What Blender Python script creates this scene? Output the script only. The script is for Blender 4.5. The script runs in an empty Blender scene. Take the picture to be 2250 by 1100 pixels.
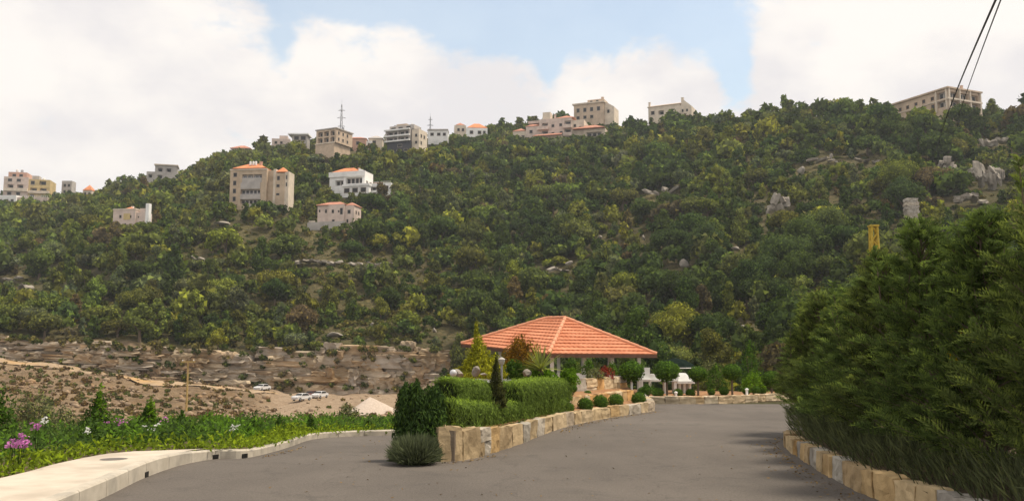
import bpy, bmesh, math, random
import numpy as np
from mathutils import Vector, Matrix

# ---------------------------------------------------------------- camera, sky, sun, exposure
scene = bpy.context.scene
COL = scene.collection
FPX, CX, CY, HORIZON, EYE = 1949.0, 1125.0, 550.0, 770.0, 2.0
PITCH = math.atan((HORIZON - CY) / FPX)
R = math.radians

cam_data = bpy.data.cameras.new('camera')
cam = bpy.data.objects.new('camera', cam_data)
COL.objects.link(cam)
cam_data.sensor_fit = 'HORIZONTAL'
cam_data.sensor_width = 36.0
cam_data.lens = 36.0 * FPX / 2250.0
cam_data.clip_start = 0.1
cam_data.clip_end = 5000
cam.location = (0, 0, EYE)
cam.rotation_euler = (R(90) + PITCH, 0, 0)
scene.camera = cam

SUN_AZ, SUN_EL = R(84), R(62)          # clockwise from the view direction (+Y), above the horizon

def ray(px, py):
    """(u, w): sideways and upward slope of the view ray through a photo pixel, per metre of depth along +Y"""
    v = (CY - py) / FPX
    k = math.cos(PITCH) - v * math.sin(PITCH)
    return (px - CX) / FPX / k, (math.sin(PITCH) + v * math.cos(PITCH)) / k
def at(px, py, d):
    u, w = ray(px, py)
    return Vector((u * d, d, EYE + w * d))
def on_z(px, py, z=0.0):
    u, w = ray(px, py)
    d = (z - EYE) / w
    return Vector((u * d, d, z))
def mpp(d):                            # metres per photo pixel at depth d
    return d / FPX

def build_world():
    w = bpy.data.worlds.new('World')
    scene.world = w
    w.use_nodes = True
    nt = w.node_tree
    nt.nodes.clear()
    N, L = nt.nodes.new, nt.links.new
    out = N('ShaderNodeOutputWorld')
    sky = N('ShaderNodeTexSky')
    sky.sky_type = 'NISHITA'
    sky.sun_disc = False
    sky.sun_elevation = SUN_EL
    sky.sun_rotation = SUN_AZ
    sky.altitude = 600
    sky.air_density = 1.8
    sky.dust_density = 0.4
    tc = N('ShaderNodeTexCoord')
    sep = N('ShaderNodeSeparateXYZ')
    L(tc.outputs['Generated'], sep.inputs[0])
    def m(op, a, b=None, c=None, clamp=False):
        n = N('ShaderNodeMath'); n.operation = op; n.use_clamp = clamp
        for i, v in enumerate((a, b, c)):
            if v is None: continue
            if isinstance(v, (int, float)): n.inputs[i].default_value = v
            else: L(v, n.inputs[i])
        return n.outputs[0]
    az = m('ARCTAN2', sep.outputs[0], sep.outputs[1])
    el = m('ARCSINE', sep.outputs[2])
    def noise(scale, detail, rough, off, dist=0.0):
        mp = N('ShaderNodeMapping')
        mp.inputs['Location'].default_value = off
        mp.inputs['Scale'].default_value = (1, 1, 1.7)
        L(tc.outputs['Generated'], mp.inputs[0])
        n = N('ShaderNodeTexNoise')
        n.inputs['Scale'].default_value = scale
        n.inputs['Detail'].default_value = detail
        n.inputs['Roughness'].default_value = rough
        n.inputs['Distortion'].default_value = dist
        L(mp.outputs[0], n.inputs['Vector'])
        return n.outputs['Fac']
    billow = noise(12.0, 10, 0.60, (3.1, 1.7, 0.4), 0.35)
    fine = noise(30.0, 6, 0.6, (0.3, 7.0, 2.0))
    broad = noise(2.2, 3, 0.5, (5.2, 0.3, 9.1))
    # gaps of blue between the cumulus: direction, size in radians
    def gap(px, py, rx, ry, k):
        u, w_ = ray(px, py)
        a0 = math.atan(u); e0 = math.atan(w_ / math.hypot(1, u))
        da = m('MULTIPLY', m('SUBTRACT', az, a0), 1 / (rx / FPX))
        de = m('MULTIPLY', m('SUBTRACT', el, e0), 1 / (ry / FPX))
        r2 = m('ADD', m('MULTIPLY', da, da), m('MULTIPLY', de, de))
        return m('MULTIPLY', m('POWER', 2.718, m('MULTIPLY', r2, -1.0)), k)
    g = None
    for a in ((700, -60, 190, 95, 0.95), (1000, -30, 280, 92, 1.0), (1160, 60, 180, 66, 0.95), (1330, 0, 170, 82, 0.85),
              (1530, 70, 85, 90, 0.7), (1615, 150, 42, 85, 0.95), (1590, -40, 80, 70, 0.6), (622, 85, 36, 60, 0.55), (1205, 150, 26, 45, 0.55)):
        v = gap(*a)
        g = v if g is None else m('ADD', g, v)
    # elsewhere in the sky the gaps follow a broad noise
    mr = N('ShaderNodeMapRange'); mr.interpolation_type = 'SMOOTHSTEP'
    mr.inputs['From Min'].default_value = 0.56; mr.inputs['From Max'].default_value = 0.68
    L(broad, mr.inputs['Value'])
    high = N('ShaderNodeMapRange'); high.interpolation_type = 'SMOOTHSTEP'
    high.inputs['From Min'].default_value = 0.30; high.inputs['From Max'].default_value = 0.48
    L(el, high.inputs['Value'])
    g = m('ADD', g, m('MULTIPLY', m('MULTIPLY', mr.outputs[0], high.outputs[0]), 0.9))
    den = m('SUBTRACT', m('ADD', 0.80, m('ADD', m('MULTIPLY', m('SUBTRACT', billow, 0.5), 1.25), m('MULTIPLY', m('SUBTRACT', fine, 0.5), 0.55))), g)
    cov = N('ShaderNodeMapRange'); cov.interpolation_type = 'SMOOTHSTEP'
    cov.inputs['From Min'].default_value = 0.20; cov.inputs['From Max'].default_value = 0.66
    cov.inputs['To Min'].default_value = 0.32
    L(den, cov.inputs['Value'])
    # light and grey parts of the clouds
    shade = noise(5.0, 6, 0.52, (1.0, 4.4, 0.2), 0.0)
    sh = N('ShaderNodeMapRange'); sh.interpolation_type = 'SMOOTHSTEP'
    sh.inputs['From Min'].default_value = 0.36; sh.inputs['From Max'].default_value = 0.60
    L(shade, sh.inputs['Value'])
    cm = N('ShaderNodeMix'); cm.data_type = 'RGBA'
    cm.inputs['A'].default_value = (0.78, 0.75, 0.755, 1)
    cm.inputs['B'].default_value = (0.95, 0.90, 0.85, 1)
    L(sh.outputs[0], cm.inputs['Factor'])
    b1 = N('ShaderNodeBackground'); b1.inputs['Strength'].default_value = 0.15
    L(sky.outputs[0], b1.inputs['Color'])
    b2 = N('ShaderNodeBackground'); b2.inputs['Strength'].default_value = 1.0
    L(cm.outputs['Result'], b2.inputs['Color'])
    mx = N('ShaderNodeMixShader')
    L(cov.outputs[0], mx.inputs[0]); L(b1.outputs[0], mx.inputs[1]); L(b2.outputs[0], mx.inputs[2])
    L(mx.outputs[0], out.inputs['Surface'])
build_world()

sun_data = bpy.data.lights.new('sun', 'SUN')
sun_data.energy = 4.0
sun_data.angle = R(11)
sun_data.color = (1.0, 0.89, 0.73)
sun = bpy.data.objects.new('sun', sun_data)
COL.objects.link(sun)
sd = Vector((math.sin(SUN_AZ) * math.cos(SUN_EL), math.cos(SUN_AZ) * math.cos(SUN_EL), math.sin(SUN_EL)))
sun.rotation_euler = sd.to_track_quat('Z', 'Y').to_euler()
sun.location = sd * 60

scene.render.engine = 'CYCLES'
vs = scene.view_settings
vs.view_transform = 'Standard'
vs.look = 'None'
vs.exposure = 0.15
vs.gamma = 1.0
vs.use_curve_mapping = False
scene.cycles.max_bounces = 5
scene.cycles.diffuse_bounces = 3
scene.cycles.transmission_bounces = 3
scene.cycles.transparent_max_bounces = 4

# ---------------------------------------------------------------- helpers
rng = np.random.default_rng(7)
rnd = random.Random(11)

def tag(o, label=None, cat=None, group=None, kind=None):
    if label: o['label'] = label
    if cat: o['category'] = cat
    if group: o['group'] = group
    if kind: o['kind'] = kind
    return o
def link(name, mesh, parent=None, loc=None):
    o = bpy.data.objects.new(name, mesh)
    COL.objects.link(o)
    if parent: o.parent = parent
    if loc is not None: o.location = loc
    return o
def thing(name, label, cat, loc=(0, 0, 0), rz=0.0, group=None):
    o = bpy.data.objects.new(name, None)
    COL.objects.link(o)
    o.empty_display_size = 0.2
    o.location = loc
    o.rotation_euler = (0, 0, rz)
    return tag(o, label, cat, group)

def arrays_mesh(name, verts, faces_n, loops, mat=None, face_attr=None, mat_idx=None, mats=None, smooth=False):
    """fast mesh from numpy arrays: faces_n = corners of each face"""
    me = bpy.data.meshes.new(name)
    me.vertices.add(len(verts))
    me.vertices.foreach_set('co', np.asarray(verts, np.float32).ravel())
    loops = np.asarray(loops, np.int32).ravel()
    faces_n = np.asarray(faces_n, np.int32)
    me.loops.add(len(loops))
    me.loops.foreach_set('vertex_index', loops)
    me.polygons.add(len(faces_n))
    st = np.concatenate(([0], np.cumsum(faces_n)[:-1])).astype(np.int32)
    me.polygons.foreach_set('loop_start', st)
    me.polygons.foreach_set('loop_total', faces_n)
    for m in (mats or ([mat] if mat else [])): me.materials.append(m)
    if mat_idx is not None: me.polygons.foreach_set('material_index', np.asarray(mat_idx, np.int32))
    if smooth: me.polygons.foreach_set('use_smooth', np.ones(len(faces_n), bool))
    for k, v in (face_attr or {}).items():
        v = np.asarray(v, np.float32)
        if v.ndim == 1:
            a = me.attributes.new(k, 'FLOAT', 'FACE'); a.data.foreach_set('value', v)
        else:
            a = me.attributes.new(k, 'FLOAT_COLOR', 'FACE')
            a.data.foreach_set('color', np.concatenate([v, np.ones((len(v), 1), np.float32)], 1).ravel())
    me.update(calc_edges=True)
    return me

class MB:
    """collects simple solids into one mesh"""
    def __init__(s): s.v = []; s.f = []
    def add(s, vs, fs):
        n = len(s.v); s.v += [tuple(x) for x in vs]; s.f += [tuple(i + n for i in f) for f in fs]; return s
    def box(s, x0, x1, y0, y1, z0, z1):
        return s.add([(x0,y0,z0),(x1,y0,z0),(x1,y1,z0),(x0,y1,z0),(x0,y0,z1),(x1,y0,z1),(x1,y1,z1),(x0,y1,z1)],
                     [(0,3,2,1),(4,5,6,7),(0,1,5,4),(1,2,6,5),(2,3,7,6),(3,0,4,7)])
    def tube(s, pts, rad, n=8, caps=True):
        pts = [Vector(p) for p in pts]
        if isinstance(rad, (int, float)): rad = [rad] * len(pts)
        vs, fs = [], []
        ref = None
        for i, p in enumerate(pts):
            t = (pts[min(i+1, len(pts)-1)] - pts[max(i-1, 0)]).normalized()
            if ref is None:
                ref = Vector((1,0,0)) if abs(t.x) < 0.8 else Vector((0,1,0))
            a = (ref - t * ref.dot(t)).normalized(); b = t.cross(a); ref = a
            for k in range(n):
                an = 2 * math.pi * k / n
                vs.append(p + (a * math.cos(an) + b * math.sin(an)) * rad[i])
        for i in range(len(pts) - 1):
            for k in range(n):
                k2 = (k + 1) % n
                fs.append((i*n+k, i*n+k2, (i+1)*n+k2, (i+1)*n+k))
        if caps:
            fs.append(tuple(range(n-1, -1, -1))); fs.append(tuple((len(pts)-1)*n + k for k in range(n)))
        return s.add(vs, fs)
    def lathe(s, prof, n=16, c=(0,0,0)):
        vs, fs = [], []
        for r, z in prof:
            for k in range(n):
                a = 2*math.pi*k/n; vs.append((c[0]+r*math.cos(a), c[1]+r*math.sin(a), c[2]+z))
        for i in range(len(prof)-1):
            for k in range(n):
                k2 = (k+1) % n; fs.append((i*n+k, i*n+k2, (i+1)*n+k2, (i+1)*n+k))
        fs.append(tuple(range(n-1,-1,-1))); fs.append(tuple((len(prof)-1)*n+k for k in range(n)))
        return s.add(vs, fs)
    def mesh(s, name, mat=None):
        me = bpy.data.meshes.new(name)
        me.from_pydata(s.v, [], s.f)
        if mat: me.materials.append(mat)
        me.update()
        return me
    def build(s, name, mat, parent=None, smooth=False, loc=None):
        me = s.mesh(name, mat)
        if smooth: me.polygons.foreach_set('use_smooth', [True]*len(me.polygons))
        return link(name, me, parent, loc)

# ---------------------------------------------------------------- materials
def new_mat(name):
    m = bpy.data.materials.new(name); m.use_nodes = True
    nt = m.node_tree; nt.nodes.clear()
    out = nt.nodes.new('ShaderNodeOutputMaterial')
    return m, nt, nt.nodes.new, nt.links.new, out
def mix_rgb(N, L, fac, a, b, blend='MIX'):
    n = N('ShaderNodeMix'); n.data_type = 'RGBA'; n.blend_type = blend
    for k, v in (('Factor', fac), ('A', a), ('B', b)):
        s = n.inputs[k] if k != 'Factor' else n.inputs[0]
        if k == 'A': s = n.inputs[6]
        if k == 'B': s = n.inputs[7]
        if isinstance(v, (int, float)): s.default_value = v
        elif isinstance(v, tuple): s.default_value = v if len(v) == 4 else (*v, 1)
        else: L(v, s)
    return n.outputs[2]
def noise_node(N, L, coord, scale, detail=4, rough=0.55, dist=0.0, lo=0.3, hi=0.7, stretch=None):
    if stretch:
        mp = N('ShaderNodeMapping'); mp.inputs['Scale'].default_value = stretch; L(coord, mp.inputs[0]); coord = mp.outputs[0]
    n = N('ShaderNodeTexNoise'); n.inputs['Scale'].default_value = scale
    n.inputs['Detail'].default_value = detail; n.inputs['Roughness'].default_value = rough; n.inputs['Distortion'].default_value = dist
    L(coord, n.inputs['Vector'])
    r = N('ShaderNodeMapRange'); r.inputs['From Min'].default_value = lo; r.inputs['From Max'].default_value = hi
    L(n.outputs['Fac'], r.inputs['Value'])
    return r.outputs[0]
def surf(name, c1, c2, scale=2.0, rough=0.85, detail=5, bump=0.0, bscale=None, obj_color=False, coord='Object', c3=None, s3=0.3, stretch=None, metallic=0.0, vary=0.0, spec=0.3):
    """two or three blended tones over noise, with relief; obj_color multiplies by the object's own colour"""
    m, nt, N, L, out = new_mat(name)
    p = N('ShaderNodeBsdfPrincipled')
    tc = N('ShaderNodeTexCoord')
    if coord == 'World':
        g = N('ShaderNodeNewGeometry'); co = g.outputs['Position']
    else: co = tc.outputs[coord]
    f = noise_node(N, L, co, scale, detail, stretch=stretch)
    col = mix_rgb(N, L, f, c1, c2)
    if c3:
        f3 = noise_node(N, L, co, s3, 4, lo=0.48, hi=0.66)
        col = mix_rgb(N, L, f3, col, c3)
    if obj_color:
        oi = N('ShaderNodeObjectInfo')
        col = mix_rgb(N, L, 1.0, col, oi.outputs['Color'], 'MULTIPLY')
    if vary:
        oi = N('ShaderNodeObjectInfo')
        hs = N('ShaderNodeHueSaturation')
        v = N('ShaderNodeMapRange'); v.inputs['To Min'].default_value = 1 - vary; v.inputs['To Max'].default_value = 1 + vary
        L(oi.outputs['Random'], v.inputs['Value']); L(v.outputs[0], hs.inputs['Value']); L(col, hs.inputs['Color'])
        col = hs.outputs[0]
    L(col, p.inputs['Base Color'])
    p.inputs['Roughness'].default_value = rough
    p.inputs['Metallic'].default_value = metallic
    p.inputs['Specular IOR Level'].default_value = spec
    if bump:
        fb = noise_node(N, L, co, bscale or scale * 4, 6, 0.6, lo=0.0, hi=1.0, stretch=stretch)
        b = N('ShaderNodeBump'); b.inputs['Strength'].default_value = 1.0; b.inputs['Distance'].default_value = bump
        L(fb, b.inputs['Height']); L(b.outputs[0], p.inputs['Normal'])
    L(p.outputs[0], out.inputs['Surface'])
    return m
def foliage_mat(name, base=None, trans=0.3, vary=0.55, tint=(1.25, 1.2, 0.55), obj=False, attr=None, gloss=0.0):
    """leaves: own colour x per-leaf random value 'lv', some light through the leaf"""
    m, nt, N, L, out = new_mat(name)
    at_ = N('ShaderNodeAttribute'); at_.attribute_name = 'lv'
    if obj:
        oi = N('ShaderNodeObjectInfo'); col = oi.outputs['Color']
    elif attr:
        aa = N('ShaderNodeAttribute'); aa.attribute_name = attr; col = aa.outputs['Color']
    else:
        rg = N('ShaderNodeRGB'); rg.outputs[0].default_value = (*base, 1); col = rg.outputs[0]
    v = N('ShaderNodeMapRange'); v.inputs['To Min'].default_value = 1 - vary; v.inputs['To Max'].default_value = 1 + vary
    L(at_.outputs['Fac'], v.inputs['Value'])
    sc = N('ShaderNodeVectorMath'); sc.operation = 'SCALE'; L(col, sc.inputs[0]); L(v.outputs[0], sc.inputs['Scale'])
    # leaves with a high value also lean to yellow
    pw = N('ShaderNodeMath'); pw.operation = 'POWER'; L(at_.outputs['Fac'], pw.inputs[0]); pw.inputs[1].default_value = 3.0
    yel = N('ShaderNodeVectorMath'); yel.operation = 'MULTIPLY'; L(sc.outputs[0], yel.inputs[0]); yel.inputs[1].default_value = tint
    c = mix_rgb(N, L, pw.outputs[0], sc.outputs[0], yel.outputs[0])
    d = N('ShaderNodeBsdfDiffuse'); L(c, d.inputs['Color'])
    t = N('ShaderNodeBsdfTranslucent'); L(c, t.inputs['Color'])
    mx = N('ShaderNodeMixShader'); mx.inputs[0].default_value = trans
    L(d.outputs[0], mx.inputs[1]); L(t.outputs[0], mx.inputs[2])
    last = mx.outputs[0]
    if gloss:
        g = N('ShaderNodeBsdfGlossy'); g.inputs['Roughness'].default_value = 0.45; g.inputs['Color'].default_value = (0.8, 0.85, 0.8, 1)
        m2 = N('ShaderNodeMixShader'); m2.inputs[0].default_value = gloss
        L(last, m2.inputs[1]); L(g.outputs[0], m2.inputs[2]); last = m2.outputs[0]
    L(last, out.inputs['Surface'])
    return m

# ---------------------------------------------------------------- numpy noise
_perm = np.random.default_rng(3).random((256, 256))
def vnoise(x, y):
    xi = np.floor(x).astype(int); yi = np.floor(y).astype(int)
    fx = x - xi; fy = y - yi
    fx = fx*fx*(3-2*fx); fy = fy*fy*(3-2*fy)
    g = lambda a, b: _perm[a & 255, b & 255]
    return (g(xi,yi)*(1-fx)+g(xi+1,yi)*fx)*(1-fy) + (g(xi,yi+1)*(1-fx)+g(xi+1,yi+1)*fx)*fy
def fbm(x, y, o=4):
    s = 0.0; a = 0.5; t = 0.0
    for i in range(o):
        s = s + a*vnoise(x*2**i + 17.3*i, y*2**i + 5.1*i); t += a; a *= 0.5
    return s / t

# ---------------------------------------------------------------- leaves
def unit(v): return v / np.maximum(np.linalg.norm(v, axis=-1, keepdims=True), 1e-9)
def leaf_quads(c, nrm, length, width, g, updir=None, spread=0.6):
    """diamond leaves at c facing nrm; updir pulls the long axis towards a direction"""
    n = len(c)
    nrm = unit(nrm + g.normal(0, spread, (n, 3)))
    t = g.normal(0, 1, (n, 3))
    if updir is not None: t = t * 0.45 + updir
    t = unit(t - nrm * (t*nrm).sum(1, keepdims=True))
    b = np.cross(nrm, t)
    l = (np.asarray(length) * g.uniform(0.7, 1.3, n))[:, None]; w = (np.asarray(width) * g.uniform(0.7, 1.3, n))[:, None]
    v = np.stack([c - t*l*0.5, c + b*w*0.5 - t*l*0.05, c + t*l*0.5, c - b*w*0.5 - t*l*0.05], 1)
    return v.reshape(-1, 3)
def leaf_tris(c, nrm, size, g, spread=0.6):
    n = len(c)
    nrm = unit(nrm + g.normal(0, spread, (n, 3)))
    t = g.normal(0, 1, (n, 3)); t = unit(t - nrm*(t*nrm).sum(1, keepdims=True)); b = np.cross(nrm, t)
    s = (np.asarray(size)*g.uniform(0.7, 1.35, n))[:, None]
    return np.stack([c + t*s*0.62, c - t*s*0.4 + b*s*0.5, c - t*s*0.4 - b*s*0.5], 1).reshape(-1, 3)
def quads_mesh(name, v, mat, lv=None, extra=None):
    n = len(v)//4
    if lv is None: lv = rng.random(n)
    fa = {'lv': lv}
    if extra: fa.update(extra)
    return arrays_mesh(name, v, np.full(n, 4), np.arange(4*n), mat, fa)
def sphere_pts(n, g):
    return unit(g.normal(0, 1, (n, 3)))
_ico = None
def ico(sub=1):
    bm = bmesh.new(); bmesh.ops.create_icosphere(bm, subdivisions=sub, radius=1)
    v = np.array([x.co[:] for x in bm.verts]); f = np.array([[y.index for y in x.verts] for x in bm.faces]); bm.free()
    return v, f
ICO1, ICO2 = ico(1), ico(2)
# ---------------------------------------------------------------- terrain
NEAR_L = [(-20, -.10), (13, -.10), (17, -.35), (22, -1.0), (32, -2.4), (60, -8.0)]
NEAR_M = [(-20, -.10), (35, -.10), (39, -.5), (50, -1.0), (65, -4.0)]
def zk(px, pts): return [(d, EYE + ray(px, py)[1]*d) for d, py in pts]
COLS = []
def colm(px, near, pts):
    k = near + zk(px, pts)
    k.append((k[-1][0] + 400, k[-1][1] - 60))
    COLS.append(((px - CX)/FPX*math.cos(PITCH), [a for a, _ in k], [b for _, b in k]))
far_left = [(110,948),(135,905),(165,855),(192,803),(204,790),(207,742),(260,650),(330,560),(420,492),(560,452),(640,450),(800,470)]
colm(-1400, NEAR_L, far_left); colm(-300, NEAR_L, far_left); colm(0, NEAR_L, far_left)
colm(150, NEAR_L, [(110,950),(140,900),(172,850),(196,812),(203,806),(206,752),(250,660),(330,535),(420,465),(560,443),(640,440),(800,465)])
colm(285, NEAR_L, [(110,955),(140,915),(178,855),(200,826),(203,762),(240,660),(300,505),(380,455),(450,430),(540,420),(700,450)])
colm(400, NEAR_L, [(110,958),(140,920),(180,862),(201,838),(204,775),(240,660),(310,510),(400,430),(480,392),(620,430)])
colm(480, NEAR_L, [(110,960),(142,925),(180,872),(203,845),(206,778),(240,660),(312,474),(330,460),(400,390),(480,350),(620,400)])
colm(570, NEAR_L, [(110,964),(142,930),(170,888),(205,850),(208,778),(240,665),(290,530),(316,452),(335,448),(400,392),(480,336),(620,390)])
colm(660, NEAR_L, [(110,966),(142,945),(150,908),(205,858),(208,774),(240,670),(300,505),(330,455),(345,438),(440,348),(490,330),(620,380)])
colm(740, NEAR_L, [(110,970),(142,948),(150,906),(205,864),(208,768),(235,680),(298,505),(312,497),(350,428),(440,348),(490,330),(620,370)])
colm(900, NEAR_L, [(110,970),(142,948),(150,910),(205,868),(209,762),(240,670),(300,525),(380,415),(460,335),(500,322),(620,360)])
colm(1080, NEAR_M, [(90,935),(140,890),(178,850),(200,785),(250,640),(330,470),(430,345),(500,300),(520,297),(650,340)])
colm(1240, NEAR_M, [(90,905),(130,868),(175,790),(200,735),(250,610),(330,450),(430,330),(480,303),(520,287),(650,330)])
colm(1480, NEAR_M, [(90,900),(130,850),(170,745),(220,605),(300,440),(380,325),(440,276),(560,330)])
colm(1750, NEAR_M, [(85,890),(120,830),(160,705),(210,565),(280,410),(345,290),(375,253),(500,300)])
colm(2050, NEAR_M, [(85,880),(120,790),(150,685),(200,535),(260,390),(315,275),(332,250),(350,246),(460,300)])
colm(2250, NEAR_M, [(85,880),(120,780),(150,672),(200,515),(260,370),(305,285),(330,266),(450,300)])
colm(3600, NEAR_M, [(85,880),(120,780),(150,672),(200,515),(260,370),(305,285),(330,266),(450,300)])
CU = np.array([c[0] for c in COLS])
def terr(x, y, rough=True):
    x = np.atleast_1d(np.asarray(x, float)); y = np.atleast_1d(np.asarray(y, float))
    u = x / np.maximum(y, 25.0)
    zs = np.stack([np.interp(y, c[1], c[2]) for c in COLS], 0)
    i = np.clip(np.searchsorted(CU, u) - 1, 0, len(CU)-2)
    t = np.clip((u - CU[i])/(CU[i+1]-CU[i]), 0, 1)
    ar = np.arange(len(x))
    z = zs[i, ar]*(1-t) + zs[i+1, ar]*t
    if rough:
        a = np.clip((y-100)/120, 0, 1)
        z = z + a*((fbm(x/38, y/38, 4)-.5)*5.0 + (fbm(x/9+40, y/9, 3)-.5)*1.6)
        b = np.clip((y-90)/30, 0, 1)*np.clip((215-y)/8, 0, 1)
        z = z + b*((fbm(x/5, y/5, 3)-.5)*1.3 + (fbm(x/14+3, y/10, 3)-.5)*2.6*np.clip((-.27-u)/.06, 0, 1)*np.clip((196-y)/8, 0, 1))
    return z
def tz(x, y): return float(terr(x, y)[0])
def on_terr(px, py, d0=60, d1=700):
    """walk along the view ray until it meets the terrain"""
    u, w = ray(px, py)
    ds = np.arange(d0, d1, 1.0)
    hit = np.nonzero(EYE + w*ds < terr(u*ds, ds))[0]
    d = ds[hit[0]] if len(hit) else d1
    return Vector((u*d, d, EYE + w*d))

def build_ground():
    us = np.concatenate([np.linspace(-1.25, -.66, 30, endpoint=False), np.linspace(-.66, .66, 330), np.linspace(.66, 1.25, 30)[1:]])
    ds = np.concatenate([np.linspace(-20, 100, 50, endpoint=False), np.linspace(100, 200, 60, endpoint=False), np.linspace(200, 212, 22, endpoint=False),
                         np.linspace(212, 560, 170, endpoint=False), np.linspace(560, 1100, 30)])
    U, D = np.meshgrid(us, ds)
    X = U*np.maximum(D, 25); Y = D
    Z = terr(X.ravel(), Y.ravel()).reshape(X.shape)
    nr, nc = X.shape
    v = np.stack([X, Y, Z], -1).reshape(-1, 3)
    i = np.arange(nr-1)[:, None]*nc + np.arange(nc-1)[None]
    q = np.stack([i, i+1, i+nc+1, i+nc], -1).reshape(-1, 4)
    px = CX + U*FPX
    dirt = np.clip((209-Y)/3, 0, 1)*np.clip((Y-60)/20, 0, 1)*np.clip((1010-px)/80, 0, 1)
    flat = np.clip((206-Y)/3, 0, 1)*np.clip((Y-148)/5, 0, 1)*np.clip((px-560)/60, 0, 1)*np.clip((1000-px)/60, 0, 1)
    m, nt, N, L, out = new_mat('hillside_soil')
    p = N('ShaderNodeBsdfPrincipled'); p.inputs['Roughness'].default_value = 0.95; p.inputs['Specular IOR Level'].default_value = 0.1
    g = N('ShaderNodeNewGeometry'); co = g.outputs['Position']
    f1 = noise_node(N, L, co, 0.10, 8, 0.65)
    f2 = noise_node(N, L, co, 0.028, 5, 0.6, lo=.42, hi=.62)
    f3 = noise_node(N, L, co, 0.5, 6, 0.7, lo=.35, hi=.7)
    hill = mix_rgb(N, L, f1, (.055, .055, .024), (.15, .115, .065))
    f5 = noise_node(N, L, co, 0.9, 6, 0.7, lo=.42, hi=.62)
    hill = mix_rgb(N, L, f2, hill, (.17, .140, .062))
    hill = mix_rgb(N, L, f5, hill, (.062, .062, .026))
    rub = mix_rgb(N, L, f3, (.075, .050, .030), (.29, .215, .14))
    rub = mix_rgb(N, L, noise_node(N, L, co, 0.16, 6, 0.7, lo=.45, hi=.6), rub, (.20, .13, .07))
    rub = mix_rgb(N, L, f2, rub, (.30, .215, .13))
    fl = mix_rgb(N, L, f3, (.30, .215, .14), (.42, .32, .225))
    for nm, arr in (('dirt', dirt), ('flat', flat)):
        a = N('ShaderNodeAttribute'); a.attribute_name = nm
        hill = mix_rgb(N, L, a.outputs['Fac'], hill, rub if nm == 'dirt' else fl)
    L(hill, p.inputs['Base Color'])
    b = N('ShaderNodeBump'); b.inputs['Distance'].default_value = 0.5; L(f3, b.inputs['Height']); L(b.outputs[0], p.inputs['Normal'])
    L(p.outputs[0], out.inputs['Surface'])
    me = arrays_mesh('ground', v, np.full(len(q), 4), q.ravel(), m, smooth=True)
    for nm, arr in (('dirt', dirt), ('flat', flat)):
        a = me.attributes.new(nm, 'FLOAT', 'POINT'); a.data.foreach_set('value', arr.ravel().astype(np.float32))
    o = link('ground', me); tag(o, kind='structure')
build_ground()

# ---------------------------------------------------------------- road, pavement, beds
def left_drop(x, y):
    """the left branch of the road runs downhill"""
    t = max(0.0, min(1.0, (-0.2 - x)/1.6))
    return -0.045*max(0.0, y-16.0)*t
def L_on(px, py):                      # point on the falling left branch
    u, w = ray(px, py); d = (EYE - 0.72)/(-w - 0.045); return Vector((u*d, d, EYE + w*d))
KERB = [Vector((-4.9, 2, 0)), Vector((-5.2, 8, 0)), on_z(212, 1100), on_z(320, 1048), on_z(400, 1020), on_z(470, 1001), on_z(540, 997),
        L_on(600, 992), L_on(640, 980), L_on(690, 964), L_on(770, 958), L_on(865, 955), Vector((-2.2, 28.5, -.56)), Vector((-1.5, 34, -.8))]
def resample(pts, step):
    pts = [Vector(p) for p in pts]
    # smooth (Catmull-Rom) then even steps
    dense = []
    for i in range(len(pts)-1):
        p0, p1, p2, p3 = pts[max(i-1,0)], pts[i], pts[i+1], pts[min(i+2,len(pts)-1)]
        for k in range(12):
            t = k/12
            dense.append(0.5*((2*p1)+(p2-p0)*t+(2*p0-5*p1+4*p2-p3)*t*t+(3*p1-p0-3*p2+p3)*t**3))
    dense.append(pts[-1])
    L = [0.0]
    for a, b in zip(dense, dense[1:]): L.append(L[-1]+(b-a).length)
    n = max(2, int(round(L[-1]/step)))
    out = []; j = 0
    for i in range(n+1):
        s = L[-1]*i/n
        while j < len(L)-2 and L[j+1] < s: j += 1
        t = (s-L[j])/max(L[j+1]-L[j], 1e-9)
        out.append(dense[j].lerp(dense[j+1], t))
    return out
def side(pts, i):
    a = pts[max(i-1,0)]; b = pts[min(i+1,len(pts)-1)]
    t = (b-a); t.z = 0; t.normalize()
    return Vector((-t.y, t.x, 0))      # to the left of travel

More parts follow.
